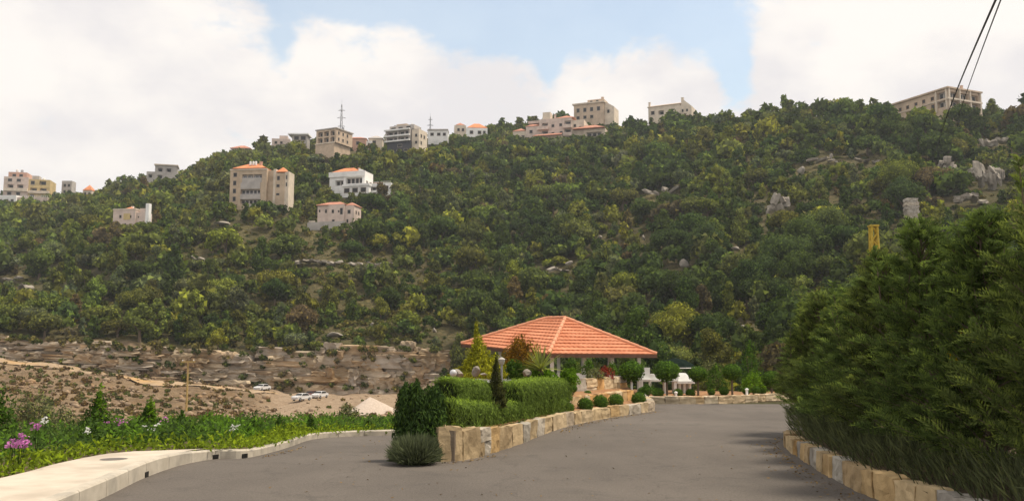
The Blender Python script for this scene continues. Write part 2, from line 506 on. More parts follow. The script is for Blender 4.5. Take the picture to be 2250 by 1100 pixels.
m_asphalt = None
def build_road():
    global m_asphalt
    m, nt, N, L, out = new_mat('asphalt')
    p = N('ShaderNodeBsdfPrincipled'); p.inputs['Roughness'].default_value = 0.88; p.inputs['Specular IOR Level'].default_value = 0.25
    g = N('ShaderNodeNewGeometry'); co = g.outputs['Position']
    f1 = noise_node(N, L, co, 0.55, 5, 0.6, stretch=(1, .45, 1))
    f2 = noise_node(N, L, co, 26, 5, 0.8, lo=.3, hi=.7)
    f3 = noise_node(N, L, co, 0.9, 6, 0.65, lo=.55, hi=.72, dist=.6)
    f4 = noise_node(N, L, co, 0.22, 3, 0.5, lo=.45, hi=.65)
    c = mix_rgb(N, L, f1, (.068, .057, .048), (.140, .119, .100))
    c = mix_rgb(N, L, f4, c, (.140, .119, .100))
    sm = N('ShaderNodeMath'); sm.operation = 'MULTIPLY'; L(f3, sm.inputs[0]); sm.inputs[1].default_value = .7
    c = mix_rgb(N, L, sm.outputs[0], c, (.052, .045, .040))
    c = mix_rgb(N, L, .42, c, mix_rgb(N, L, f2, (.035, .031, .028), (.20, .178, .155)), 'MIX')
    # hairline cracks
    vo = N('ShaderNodeTexVoronoi'); vo.feature = 'DISTANCE_TO_EDGE'; vo.inputs['Scale'].default_value = 0.42
    nz = N('ShaderNodeTexNoise'); nz.inputs['Scale'].default_value = 1.6; nz.inputs['Detail'].default_value = 5; L(co, nz.inputs['Vector'])
    ad = N('ShaderNodeVectorMath'); ad.operation = 'MULTIPLY_ADD'; L(nz.outputs['Color'], ad.inputs[0]); ad.inputs[1].default_value = (1.1, 1.1, 1.1); L(co, ad.inputs[2])
    L(ad.outputs[0], vo.inputs['Vector'])
    cr = N('ShaderNodeMapRange'); cr.inputs['From Min'].default_value = 0.0; cr.inputs['From Max'].default_value = 0.012; cr.inputs['To Min'].default_value = .30; cr.inputs['To Max'].default_value = 0
    L(vo.outputs['Distance'], cr.inputs['Value'])
    c = mix_rgb(N, L, cr.outputs[0], c, (.045, .04, .036))
    L(c, p.inputs['Base Color'])
    b = N('ShaderNodeBump'); b.inputs['Distance'].default_value = 0.006; L(f2, b.inputs['Height']); L(b.outputs[0], p.inputs['Normal'])
    L(p.outputs[0], out.inputs['Surface'])
    m_asphalt = m
    k = resample(KERB, 0.5)
    mb = MB()
    xs = None
    rows = []
    for i, a in enumerate(k):
        row = []
        right = 60.0 if a.y < 36 else a.x + 6
        for j in range(41):
            t = (j/40)**1.6
            x = a.x - 0.12 + (right - a.x)*t
            row.append((x, a.y, left_drop(x, a.y)))
        rows.append(row)
    # sort rows by distance so the sheet never folds
    rows = [r for i, r in enumerate(rows) if i == 0 or r[0][1] > max(q[0][1] for q in rows[:i]) + .02]
    v = [p_ for r in rows for p_ in r]; n = 41
    f = [(i*n+j, i*n+j+1, (i+1)*n+j+1, (i+1)*n+j) for i in range(len(rows)-1) for j in range(n-1)]
    mb.add(v, f)
    near = [(-9, -20, 0), (60, -20, 0)]
    o = mb.build('road', m, smooth=True); tag(o, kind='structure')
build_road()

m_conc = surf('pale_concrete', (.47, .405, .325), (.56, .49, .40), 3.0, .9, 6, bump=.004, bscale=60, coord='World', c3=(.40, .345, .275), s3=.9)
m_kerb = surf('kerb_concrete', (.40, .355, .285), (.50, .45, .37), 5.0, .9, 6, bump=.006, bscale=45, coord='World', c3=(.33, .30, .25), s3=2.0, vary=.06)
m_soil = surf('red_soil', (.25, .12, .05), (.36, .20, .095), 5.0, .95, 6, bump=.05, bscale=9, coord='World', c3=(.17, .10, .05), s3=1.2)
m_dark = surf('dark_hollow', (.012, .011, .010), (.02, .018, .016), 4, .9)
m_iron = surf('cast_iron', (.10, .085, .07), (.15, .13, .11), 20, .6, bump=.003, bscale=60)

def build_pavement():
    k = resample(KERB, 0.25)
    # back edge of the pavement, found in the photo
    back = [Vector((-8.2, 2, .22)), Vector((-7.7, 8, .22)), on_z(0, 1047, .22), on_z(130, 1012, .22), on_z(250, 988, .22), on_z(350, 983.5, .21), on_z(452, 982, .18)]
    b = resample(back, 0.25)
    end = next(i for i, p in enumerate(k) if p.y > b[-1].y - .25)
    kk = k[:end]
    mb = MB(); n = 8; v = []; f = []
    for i, a in enumerate(kk):
        t = i/(len(kk)-1); q = b[int(round(t*(len(b)-1)))]
        s = side(k, i)
        top = .235 - .06*max(0, (t-.6)/.4)
        p0 = Vector((a.x, a.y, 0)) + s*.172
        for j in range(n):
            w = j/(n-1); v.append((p0.x+(q.x-p0.x)*w, p0.y+(q.y-p0.y)*w, top-.006 - .01*w))
    f = [(i*n+j, (i+1)*n+j, (i+1)*n+j+1, i*n+j+1) for i in range(len(kk)-1) for j in range(n-1)]
    mb.add(v, f)
    pv = mb.build('pavement', m_conc, smooth=True); tag(pv, kind='structure')
    pv.data.flip_normals()
    # kerb of cast lengths, joints open a few millimetres
    L_ = 1.0; acc = resample(KERB, L_)
    fine = resample(KERB, 0.1)
    cut = {}
    per = len(fine)/len(acc)
    drains = [on_z(318, 1047), on_z(470, 1001), on_z(548, 997)]
    for q in range(len(acc)-1):
        i0 = int(q*per); i1 = min(int((q+1)*per), len(fine)-1)
        seg = fine[i0:i1+1]
        if len(seg) < 3: continue
        v, f = [], []
        for i, a in enumerate(seg):
            ii = i0+i; s = side(fine, ii)
            if i in (0, len(seg)-1):
                d = (fine[min(ii+1,len(fine)-1)]-fine[max(ii-1,0)]).normalized()
                a = a + d*(.006 if i == 0 else -.006)
            h = .24 if a.y < 15 else max(.15, .24 - (a.y-15)*.03)
            z = left_drop(a.x, a.y)
            wd = .17
            for off, zz in ((0, -.06), (0.004, h-.025), (.028, h), (wd, h+.002), (wd, -.06)):
                p = a + s*off; v.append((p.x, p.y, z+zz))
        n = 5
        for i in range(len(seg)-1):
            for j in range(n):
                j2 = (j+1) % n; f.append((i*n+j, (i+1)*n+j, (i+1)*n+j2, i*n+j2))
        f.append(tuple(range(n))); f.append(tuple((len(seg)-1)*n+j for j in range(n-1,-1,-1)))
        mb = MB().add(v, f)
        o = mb.build('kerb_stone', m_kerb, pv)
        bm = bmesh.new(); bm.from_mesh(o.data); bmesh.ops.recalc_face_normals(bm, faces=bm.faces); bm.to_mesh(o.data); bm.free()
    for dpt in drains:
        i = min(range(len(fine)), key=lambda j: (fine[j]-dpt).length)
        s = side(fine, i); a = fine[i]; z = left_drop(a.x, a.y)
        t = Vector((s.y, -s.x, 0))
        mb = MB(); v = []
        for dx in (-.075, .075):
            for off, zz in ((-.012, .003), (-.012, .085), (.05, .085), (.05, .003)):
                p = a + t*dx + s*off; v.append((p.x, p.y, z+zz))
        mb.add(v, [(0,1,2,3),(7,6,5,4),(0,4,5,1),(1,5,6,2),(2,6,7,3),(3,7,4,0)])
        mb.build('drain_outlet', m_dark, pv)
    c = on_z(248, 1003, .222)
    bpy.context.view_layer.update()
    hit = pv.ray_cast((c.x, c.y, 1), (0, 0, -1)); zc = (hit[1].z if hit[0] else .222) - .007
    lid = thing('manhole_cover', 'dark round iron manhole cover set in the pale pavement', 'manhole cover', (c.x, c.y, zc))
    MB().lathe([(.24, -.02), (.24, .006), (.22, .007)], 28).build('frame', m_iron, lid)
    MB().lathe([(.205, .0), (.205, .009), (.19, .010)], 28).build('lid', m_iron, lid)
build_pavement()

# soil of the garden behind the kerb, falling towards the valley
def garden_z(x, y):
    return .17 - .05*max(0, y-16) - .02*max(0, -x-7) - (0.03*max(0, y-24))
def build_garden_bed():
    k = resample(KERB, 0.4)
    b0 = [Vector((-8.2, 2, .18)), Vector((-7.7, 8, .18)), on_z(0, 1047, .18), on_z(130, 1012, .18), on_z(250, 988, .18), on_z(350, 983.5, .18), on_z(455, 982, .15)]
    end = next(i for i, p in enumerate(k) if p.y > 17.0)
    path = resample(b0, .4) + [p + side(k, end+i)*.10 for i, p in enumerate(k[end:])]
    v, f = [], []; n = 14
    for i, a in enumerate(path):
        for j in range(n):
            t = (j/(n-1))**1.5
            x = a.x + (-34 - a.x)*t*.6; y = a.y + 14*t*(1 if a.y > 12 else .3)
            z = garden_z(x, y) + (0.06*(fbm(np.array([x*1.3]), np.array([y*1.3]))[0]-.5) if j else 0)
            if j == n-1: z -= 3
            v.append((x, y, z - (.02 if j == 0 else 0)))
    f = [(i*n+j, i*n+j+1, (i+1)*n+j+1, (i+1)*n+j) for i in range(len(path)-1) for j in range(n-1)]
    m = surf('garden_soil', (.10, .075, .04), (.16, .12, .065), 4, .95, 6, bump=.04, bscale=8, coord='World')
    o = MB().add(v, f).build('garden_bed', m, smooth=True); tag(o, kind='structure')
    o.data.flip_normals()
    return path
GARDEN_EDGE = build_garden_bed()
# ---------------------------------------------------------------- stones and rocks
def stone_block(seed, cuts=2, jit=.06, rnd_=.16):
    """unit block (-.5...5) with broken, rounded faces"""
    g = np.random.default_rng(seed)
    bm = bmesh.new(); bmesh.ops.create_cube(bm, size=1)
    bmesh.ops.subdivide_edges(bm, edges=bm.edges[:], cuts=cuts, use_grid_fill=True)
    ph = g.uniform(0, 9, 6)
    for v in bm.verts:
        c = v.co; r = max(abs(c.x), abs(c.y), abs(c.z))
        l = c.length
        v.co = c*(1 - rnd_*max(0, l-.62)) + Vector((g.normal(0, jit*.5), g.normal(0, jit*.5), g.normal(0, jit*.4)))
        v.co += Vector((math.sin(ph[0]+c.z*5)*jit*.6, math.sin(ph[1]+c.x*6)*jit*.8, math.sin(ph[2]+c.x*4)*jit*.5))
    bmesh.ops.triangulate(bm, faces=bm.faces[:])
    me = bpy.data.meshes.new('stone'); bm.to_mesh(me); bm.free()
    return me
def boulder(seed, sub=2, flat=.75):
    g = np.random.default_rng(seed)
    bm = bmesh.new(); bmesh.ops.create_icosphere(bm, subdivisions=sub, radius=.5)
    k = [(unit(g.normal(0, 1, (1, 3)))[0], g.uniform(.24, .38)) for _ in range(13)]
    for v in bm.verts:
        c = np.array(v.co)
        for n, h in k:
            d = c @ n
            if d > h: c = c - n*(d-h)
        c = c*(1 + g.normal(0, .03)); c[2] *= flat
        v.co = c
    me = bpy.data.meshes.new('boulder'); bm.to_mesh(me); bm.free()
    return me
m_stone = surf('limestone_block', (.70, .66, .58), (1.0, .94, .84), 3.2, .9, 7, bump=.03, bscale=7, obj_color=True, c3=(.55, .50, .42), s3=1.7, coord='World')
m_rock = surf('pale_rock', (.20, .175, .14), (.38, .34, .285), 1.2, .92, 7, bump=.05, bscale=5, c3=(.20, .18, .15), s3=.9)
m_cliff = surf('cut_rock', (.55, .53, .50), (1.0, .95, .87), .35, .95, 8, bump=.25, bscale=.9, obj_color=True, coord='World', c3=(.50, .42, .30), s3=.12, stretch=(1, 1, 2.2))
STONES = [stone_block(s, 3, .05, .09) for s in range(8)]
BOULDERS = [boulder(s+50) for s in range(6)]
for me in STONES: me.materials.append(m_stone)
for me in BOULDERS: me.materials.append(m_rock)
STONE_TONES = [(.50, .40, .26), (.56, .45, .30), (.47, .36, .22), (.60, .50, .36), (.44, .41, .37), (.52, .34, .16), (.58, .48, .33), (.40, .40, .41)]
def put_stone(parent, loc, sx, sy, sz, rz, tone=None, meshes=STONES, name='stone'):
    o = link(name, rnd.choice(meshes), parent)
    o.location = loc; o.scale = (sx, sy, sz); o.rotation_euler = (rnd.gauss(0, .02), rnd.gauss(0, .02), rz + (math.pi if rnd.random() < .5 else 0))
    t = tone or rnd.choice(STONE_TONES); k = rnd.uniform(.85, 1.12)
    o.color = (t[0]*k, t[1]*k, t[2]*k, 1)
    return o
def stone_wall(name, label, path, h_of, thick, lens, base=-.05, tones=None, two_courses=None, core=True, batter=0.0):
    """a dry wall following a line on the ground; each block a stone of its own"""
    pts = resample(path, .05)
    w = thing(name, label, 'stone wall', pts[0])
    org = pts[0]
    i = 0; tot = len(pts)-1
    while i < tot - 3:
        ln = rnd.uniform(*lens); n = max(3, int(ln/.05)); j = min(i+n, tot)
        if tot - j < 4: j = tot
        a, b = pts[i], pts[j]; mid = (a+b)/2; d = b-a; l = math.hypot(d.x, d.y); rz = math.atan2(d.y, d.x)
        s = side(pts, (i+j)//2)
        t = ((i+j)/2)/tot; h = h_of(t)
        c = mid + s*thick*.5 - org
        tone = rnd.choice(tones) if tones else None
        zb = base + mid.z
        parts = [(0, 1)]
        if two_courses and rnd.random() < two_courses(t): 
            k = rnd.uniform(.4, .65); parts = [(0, k), (k, 1)]
        for lo, hi in parts:
            hh = (h-base)*(hi-lo)
            if len(parts) > 1 and lo == 0 and l > .45 and rnd.random() < .6:
                sp = rnd.uniform(.35, .65)
                for e0, e1 in ((0, sp), (sp, 1)):
                    cc = a + d*((e0+e1)/2) + s*thick*.5 - org
                    put_stone(w, (cc.x, cc.y, zb - org.z + (h-base)*lo + hh/2), l*(e1-e0)*.985, thick*rnd.uniform(.96, 1.04), hh*1.0, rz, rnd.choice(tones) if tones else None)
                continue
            put_stone(w, (c.x + s.x*rnd.uniform(-.015, .015), c.y, zb - org.z + (h-base)*lo + hh/2 + rnd.uniform(-.01, .012)), l*.985, thick*rnd.uniform(.95, 1.05), hh*rnd.uniform(.97, 1.04), rz, rnd.choice(tones) if tones else tone)
        i = j
    if core:
        mb = MB(); v = []; f = []
        q = pts[::6] + [pts[-1]]
        for k, a in enumerate(q):
            s = side(q, k); h = h_of(k/(len(q)-1)) - .05
            for off, z in ((.05, base-.02), (.05, h), (thick-.04, h), (thick-.04, base-.02)):
                p = a + s*off - org; v.append((p.x, p.y, a.z - org.z + z))
        f = [(k*4+j, (k+1)*4+j, (k+1)*4+(j+1) % 4, k*4+(j+1) % 4) for k in range(len(q)-1) for j in range(4)]
        f += [(3,2,1,0), tuple((len(q)-1)*4+j for j in range(4))]
        o = MB().add(v, f).build('mortar', m_mortar, w)
    return w
m_mortar = surf('mortar', (.15, .115, .08), (.22, .175, .125), 6, .95, bump=.01)

# ---------------------------------------------------------------- trees of the hillside
m_leaf_obj = foliage_mat('tree_leaves', obj=True, trans=.28, vary=.5)
m_leaf_attr = foliage_mat('wood_leaves', attr='tone', trans=.28, vary=.5)
m_bark = surf('bark', (.10, .075, .05), (.17, .13, .09), 6, .95, bump=.03, bscale=12, stretch=(3, 3, .6))

def crown_pts(kind, g, n):
    """points and outward directions on the lobes of a crown of about 1 m half-width standing on z=0"""
    lob = []
    if kind == 'round':
        for _ in range(11):
            d = unit(g.normal(0, 1, (1, 3)))[0]; d[2] = abs(d[2])*1.1 - .25
            lob.append((d*np.array([.62, .62, .58]) + [0, 0, .95], g.uniform(.30, .50)))
        lob.append((np.array([0, 0, 1.0]), .62))
    elif kind == 'tall':
        for k in range(13):
            h = .35 + 1.7*k/12; w = .55*math.sin(math.pi*min(1, (k+2)/14))**.7
            a = g.uniform(0, 6.28)
            lob.append((np.array([math.cos(a)*w*.6, math.sin(a)*w*.6, h]), g.uniform(.26, .42)*(1.1 - .4*k/12)))
    elif kind == 'broad':
        for _ in range(13):
            a = g.uniform(0, 6.28); r = g.uniform(.2, .95)
            lob.append((np.array([math.cos(a)*r, math.sin(a)*r, .62 + .35*(1-r) + g.uniform(-.12, .15)]), g.uniform(.26, .42)))
    elif kind == 'pine':
        for k in range(12):
            a = g.uniform(0, 6.28); h = .7 + 1.2*k/11; w = .75*(1.05 - k/13)
            lob.append((np.array([math.cos(a)*w, math.sin(a)*w, h]), g.uniform(.22, .36)))
        lob.append((np.array([0, 0, 1.5]), .4)); lob.append((np.array([0, 0, 1.0]), .42))
    else:  # bush
        for _ in range(7):
            a = g.uniform(0, 6.28); r = g.uniform(.1, .6)
            lob.append((np.array([math.cos(a)*r, math.sin(a)*r, .34 + g.uniform(-.1, .15)]), g.uniform(.28, .46)))
    rr = np.array([l[1] for l in lob]); cc = np.array([l[0] for l in lob])
    idx = g.choice(len(lob), n, p=rr**2/np.sum(rr**2))
    d = sphere_pts(n, g)
    rad = rr[idx]*g.uniform(.78, 1.10, n)
    p = cc[idx] + d*rad[:, None]*np.array([1, 1, .88])
    keep = np.ones(n, bool)
    for c, r in lob: keep &= np.linalg.norm((p-c), axis=1) > r*.72
    return p[keep], d[keep], lob
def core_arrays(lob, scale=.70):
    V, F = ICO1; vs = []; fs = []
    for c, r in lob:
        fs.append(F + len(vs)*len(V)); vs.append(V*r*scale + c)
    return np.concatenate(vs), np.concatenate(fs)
KINDS = ['round', 'tall', 'broad', 'pine', 'round', 'broad', 'tall']
def crown_mesh(kind, seed, n, size):
    g = np.random.default_rng(seed)
    p, d, lob = crown_pts(kind, g, n)
    q = leaf_quads(p, d, size*1.25, size*.85, g, spread=.55)
    k = len(p)
    cv, cf = core_arrays(lob)
    v = np.concatenate([q, cv]); loops = np.concatenate([np.arange(4*k), (cf + 4*k).ravel()])
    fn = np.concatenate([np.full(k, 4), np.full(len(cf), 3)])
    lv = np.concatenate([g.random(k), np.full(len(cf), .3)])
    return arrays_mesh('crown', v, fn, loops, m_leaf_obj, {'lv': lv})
def trunk_mesh(kind, seed):
    g = random.Random(seed); mb = MB()
    top = {'round': 1.0, 'tall': 1.7, 'broad': .7, 'pine': 1.7}.get(kind, .4)
    pts = [(0, 0, -.25), (g.uniform(-.03, .03), g.uniform(-.03, .03), top*.4), (g.uniform(-.06, .06), g.uniform(-.06, .06), top)]
    mb.tube(pts, [.085, .065, .03], 6)
    for k in range(4):
        a = g.uniform(0, 6.28); h = top*g.uniform(.35, .8)
        mb.tube([(0, 0, h*.8), (math.cos(a)*.25, math.sin(a)*.25, h+.12), (math.cos(a)*.48, math.sin(a)*.48, h+.35)], [.04, .028, .012], 5)
    return mb.mesh('trunk', m_bark)
TREE_PROTO = []
for s, k in enumerate(KINDS):
    TREE_PROTO.append((k, crown_mesh(k, 100+s, 1500, .125), trunk_mesh(k, s), crown_mesh(k, 150+s, 4200, .070)))

# tones: name, leaf colour
TONES = [('dark green', (.060, .089, .029)), ('mid green', (.090, .124, .036)), ('olive green', (.120, .131, .042)),
         ('yellow green', (.190, .205, .042)), ('grey green', (.130, .152, .080)), ('brownish', (.125, .102, .055)), ('light green', (.140, .178, .049))]
TONE_W = np.array([.25, .26, .18, .09, .08, .045, .09]); TONE_W /= TONE_W.sum()

FOOT = []                              # (x, y, radius) kept free of trees
def clear_of(x, y, r=0):
    for a, b, c in FOOT:
        if (x-a)**2 + (y-b)**2 < (c+r)**2: return False
    return True
VIEW_FREE = []                         # photo boxes (px0, px1, py0, py1, depth) that no tree nearer than depth may cover
def project(x, y, z):
    """world to photo pixels"""
    dy, dz = y, z - EYE
    c, s = math.cos(PITCH), math.sin(PITCH)
    f = dy*c + dz*s; up = -dy*s + dz*c
    return CX + FPX*x/f, CY - FPX*up/f, f

def plant_hillside():
    g = np.random.default_rng(21)
    pts = []
    # jittered grid over the slope
    cell = 4.3
    for y in np.arange(88, 640, cell):
        w = .72*y + 12
        for x in np.arange(-w, w, cell):
            pts.append((x + g.uniform(-.48, .48)*cell, y + g.uniform(-.48, .48)*cell))
    P = np.array(pts)
    px = CX + FPX*P[:, 0]/P[:, 1]
    lo = np.interp(px, [-400, 940, 1030, 1150, 1400, 2000], [207.5, 207.5, 186, 118, 100, 92])
    hi = np.interp(px, [-400, 150, 400, 900, 1250, 1480, 1750, 2050, 2600], [670, 665, 505, 515, 545, 460, 392, 366, 350])
    dn = fbm(P[:, 0]/30+9, P[:, 1]/30, 3)
    dens = np.where(px < 1050, 0.78 + (dn-.5)*1.4, .95 + (dn-.5)*1.0)
    # dry clearing left of the pink villa, scrubby terraces at the far left
    uu = (P[:, 0]/P[:, 1])
    clear = np.exp(-(((px-560)/150)**2 + ((P[:, 1]-290)/22)**2))
    dens -= clear*.08
    dens = np.where(P[:, 1] < lo + 14, dens + .15, dens)
    ok = (P[:, 1] > lo) & (P[:, 1] < hi) & (g.random(len(P)) < dens) & (px > -260) & (px < 2520)
    P = P[ok]; px = px[ok]; dn = dn[ok]
    Z = terr(P[:, 0], P[:, 1])
    tone_n = fbm(P[:, 0]/22+3, P[:, 1]/22+8, 3)
    trees = []
    for i, (x, y) in enumerate(P):
        s = float(g.lognormal(math.log(2.75), .40)); s = min(max(s, 1.3), 5.8)
        if y > 430: s *= .95
        if not clear_of(x, y, s*.6): continue
        kind = int(g.choice(len(KINDS), p=[.14, .19, .12, .18, .12, .11, .14]))
        hgt = {'round': 1.6, 'tall': 2.35, 'broad': 1.15, 'pine': 2.2}[KINDS[kind]]
        if KINDS[kind] in ('tall', 'pine'): s *= .82
        qx, qy, f = project(x, y, Z[i] + hgt*s)
        rp = s*FPX/y
        bad = False
        for a, b, c, d, slack, dep in VIEW_FREE:
            if y < dep and qx + rp*.9 > a and qx - rp*.9 < b and qy < d and qy + rp*1.6 > c: bad = True; break
        if bad:
            # keep it low enough to stay under what stands behind it
            lim = 99.0
            for a, b, c, d, slack, dep in VIEW_FREE:
                if y < dep and qx + rp*.9 > a and qx - rp*.9 < b:
                    w_ = ray(qx, d - g.uniform(-3, slack))[1]; room = (EYE + w_*y - Z[i])/hgt
                    if qy < d and qy + rp*1.6 > c: lim = min(lim, room)
            if lim < .6: continue
            s = min(s, lim); rp = s*FPX/y
            qx, qy, f = project(x, y, Z[i] + hgt*s)
        w = TONE_W.copy()
        w[0] *= 1 + 2.0*(px[i] > 1100)*(tone_n[i] > .5); w[3] *= .4 + 1.6*(tone_n[i] < .45); w[4] *= .5 + 1.2*(px[i] < 700); w[2] *= .6 + (px[i] < 1000)*.8; w[6] *= .6 + 1.5*(px[i] < 800); w[0] *= .45 if px[i] < 800 else 1; w[3] *= 1.7 if px[i] < 800 else 1  # left-hand trees lean to paler tones, painting in haze and sunlight
        w /= w.sum()
        tone = int(g.choice(len(TONES), p=w))
        c = np.array(TONES[tone][1])*g.uniform(.80, 1.22)*np.array([g.uniform(.9, 1.1), 1, g.uniform(.85, 1.15)])
        if 2.1 < s and g.random() < .0: pass
        trees.append(dict(x=x, y=y, z=Z[i], s=s, k=kind, t=tone, c=c, px=qx, py=qy, size=rp, rz=g.uniform(0, 6.28), sz=g.uniform(.88, 1.18)))
    # the 290 that show largest, well inside the frame and not behind the near planting, are trees of their own
    def shown(t):
        if not (20 < t['px'] < 2230 and t['py'] > 190): return False
        if t['px'] > 1690 and t['py'] > 690 - (t['px']-1700)*.9: return False
        if t['px'] > 1830 and t['py'] > 520: return False
        if 860 < t['px'] < 1010 and t['py'] > 770: return False
        if 1000 < t['px'] < 1450 and t['py'] > 705 + abs(t['px']-1220)*.33: return False
        if 1440 < t['px'] < 1700 and t['py'] > 775: return False
        return True
    cand = sorted([t for t in trees if shown(t)], key=lambda t: -t['size']*(1.3 if KINDS[t['k']] in ('tall', 'pine') else 1))
    # spread them out a little so that one does not hide the other
    chosen = []; cells = {}
    for t in cand:
        key = (int(t['px']//45), int(t['py']//34))
        if cells.get(key, 0) >= 1: continue
        cells[key] = 1; chosen.append(t)
        if len(chosen) >= 290: break
    ids = set(id(t) for t in chosen)
    def where(t):
        x, y = t['px'], t['py']
        if x < 420 and y > 640: return 'above the rock cut at far left'
        if x < 960 and y > 640: return 'above the middle of the rock cut'
        if x < 420 and y > 520: return 'on the left slope below the small house'
        if x < 420: return 'around the small pink house on the left'
        if x < 700 and y > 480: return 'below the beige apartment block'
        if x < 700: return 'near the beige apartment block'
        if x < 960 and y > 500: return 'below the pink villa'
        if x < 960: return 'around the white villa'
        if x < 1250 and y > 520: return 'behind the left half of the gazebo roof'
        if x < 1250: return 'below the terraced pink apartments'
        if x < 1500 and y > 560: return 'above the right half of the gazebo roof'
        if x < 1500: return 'on the slope below the twin-chimney house'
        if x < 1800 and y > 540: return 'above the row of lollipop topiaries'
        if x < 1800: return 'on the upper slope left of the mansion'
        return 'on the steep slope below the ridge mansion'
    shape = {'round': 'rounded', 'tall': 'slender', 'broad': 'spreading', 'pine': 'conical'}
    fam = {}
    for t in chosen: fam.setdefault((shape[KINDS[t['k']]], TONES[t['t']][0], where(t)), []).append(t)
    NTH = ['first', 'second', 'third', 'fourth', 'fifth', 'sixth', 'seventh', 'eighth', 'ninth', 'tenth', 'eleventh', 'twelfth', 'thirteenth', 'fourteenth', 'fifteenth', 'sixteenth']
    for (sh, tn, wh), ts in fam.items():
        ts.sort(key=lambda t: t['px'])
        for n, t in enumerate(ts):
            if len(ts) == 1: t['lab'] = f'{sh} {tn} tree {wh}'
            elif n == len(ts)-1: t['lab'] = f'rightmost {sh} {tn} tree {wh}'
            else: t['lab'] = f'{NTH[min(n, 15)]} {sh} {tn} tree from left {wh}'
    for t in chosen:
        k, cm, tm, near = TREE_PROTO[t['k']]
        if t['size'] > 46: cm = near
        r = thing('hillside_tree', t['lab'], 'tree', (t['x'], t['y'], t['z']-.1), t['rz'], 'trees on the hillside, ' + where(t))
        r.scale = (t['s'], t['s'], t['s']*t['sz'])
        c = link('crown', cm, r); c.color = (*t['c'], 1)
        link('trunk', tm, r)
    # everything else reads as one wood
    protos = []
    for s, k in enumerate(KINDS):
        gg = np.random.default_rng(300+s); row = []
        for lod, n, sz in ((0, 270, .29), (1, 150, .39), (2, 1300, .13)):
            p, d, lob = crown_pts(k, gg, n)
            q = leaf_tris(p, d, sz, gg)
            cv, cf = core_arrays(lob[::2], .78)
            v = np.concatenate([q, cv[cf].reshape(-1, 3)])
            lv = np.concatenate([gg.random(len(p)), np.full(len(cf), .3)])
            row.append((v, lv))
        protos.append(row)
    VS, LV, TN = [], [], []
    def addtree(x, y, z, s, k, c, rz, sz, lod):
        v, lv = protos[k][lod]
        ca, sa = math.cos(rz), math.sin(rz)
        M = np.array([[ca, -sa, 0], [sa, ca, 0], [0, 0, sz]])*s
        VS.append(v @ M.T + [x, y, z]); LV.append(lv); TN.append(np.repeat(np.asarray(c)[None], len(lv), 0))
    for t in trees:
        if id(t) in ids: continue
        addtree(t['x'], t['y'], t['z']-.15, t['s'], t['k'], t['c'], t['rz'], t['sz'], 2 if t['size'] > 50 and 900 < t['px'] < 2300 else 0 if t['size'] > 24 else 1)
    V = np.concatenate(VS); n = len(V)//3
    me = arrays_mesh('hillside_wood', V, np.full(n, 3), np.arange(3*n), m_leaf_attr, {'lv': np.concatenate(LV), 'tone': np.concatenate(TN)})
    o = link('hillside_wood', me)
    tag(o, 'mass of green scrub oaks and pines covering the far hillside', 'wood', kind='stuff')
    # low scrub between the trees
    gg = np.random.default_rng(77)
    bp = []
    for s in range(4):
        p, d, lob = crown_pts('bush', gg, 90)
        bp.append((leaf_tris(p, d, .40, gg), gg.random(len(p))))
    VS, LV, TN = [], [], []
    N = 8500
    ys = np.sqrt(gg.uniform(95**2, 480**2, N)); xs = ys*gg.uniform(-.66, .68, N)
    pxs = CX + FPX*xs/ys
    los = np.interp(pxs, [-400, 940, 1030, 1150, 1400, 2000], [206, 206, 180, 110, 95, 90])
    zz = terr(xs, ys)
    STN = [(.085, .105, .036), (.12, .105, .05), (.11, .125, .038), (.07, .09, .03), (.15, .135, .05)]
    for i in range(N):
        if ys[i] < los[i] or not clear_of(xs[i], ys[i], -3): continue
        s = float(gg.uniform(.45, 1.6)); v, lv = bp[i % 4]
        rz = gg.uniform(0, 6.28); ca, sa = math.cos(rz), math.sin(rz)
        VS.append(v @ (np.array([[ca, -sa, 0], [sa, ca, 0], [0, 0, .8]])*s).T + [xs[i], ys[i], zz[i]-.1]); LV.append(lv)
        TN.append(np.repeat(np.array(STN[gg.integers(5)])[None]*gg.uniform(.8, 1.2), len(lv), 0))
    for _ in range(1500):
        y = gg.uniform(210, 350); x = y*gg.uniform(-.44, -.08); s = float(gg.uniform(.7, 2.1))
        qx, qy, f = project(x, y, tz(x, y) + .7*s)
        if any(y < dep and a < qx < b and c < qy < d-6 for a, b, c, d, slack, dep in VIEW_FREE) or not clear_of(x, y, -4): continue
        v, lv = bp[_ % 4]
        VS.append(v*s + [x, y, tz(x, y)-.1]); LV.append(lv); TN.append(np.repeat(np.array([(.085, .112, .036), (.12, .125, .045), (.10, .14, .04), (.15, .135, .05)][gg.integers(4)])[None]*gg.uniform(.8, 1.2), len(lv), 0))
    # sparse dry weeds on the rubble
    for _ in range(1900):
        y = gg.uniform(105, 202); x = y*gg.uniform(-.62, -.09); s = float(gg.uniform(.35, .95))
        if (x/y*FPX+CX) > 560 and y > 152 and gg.random() < .93: continue
        v, lv = bp[_ % 4]
        VS.append(v*s + [x, y, tz(x, y)-.1]); LV.append(lv); TN.append(np.repeat(np.array([(.10, .115, .04), (.16, .12, .06), (.13, .085, .045)][gg.integers(3)])[None], len(lv), 0))
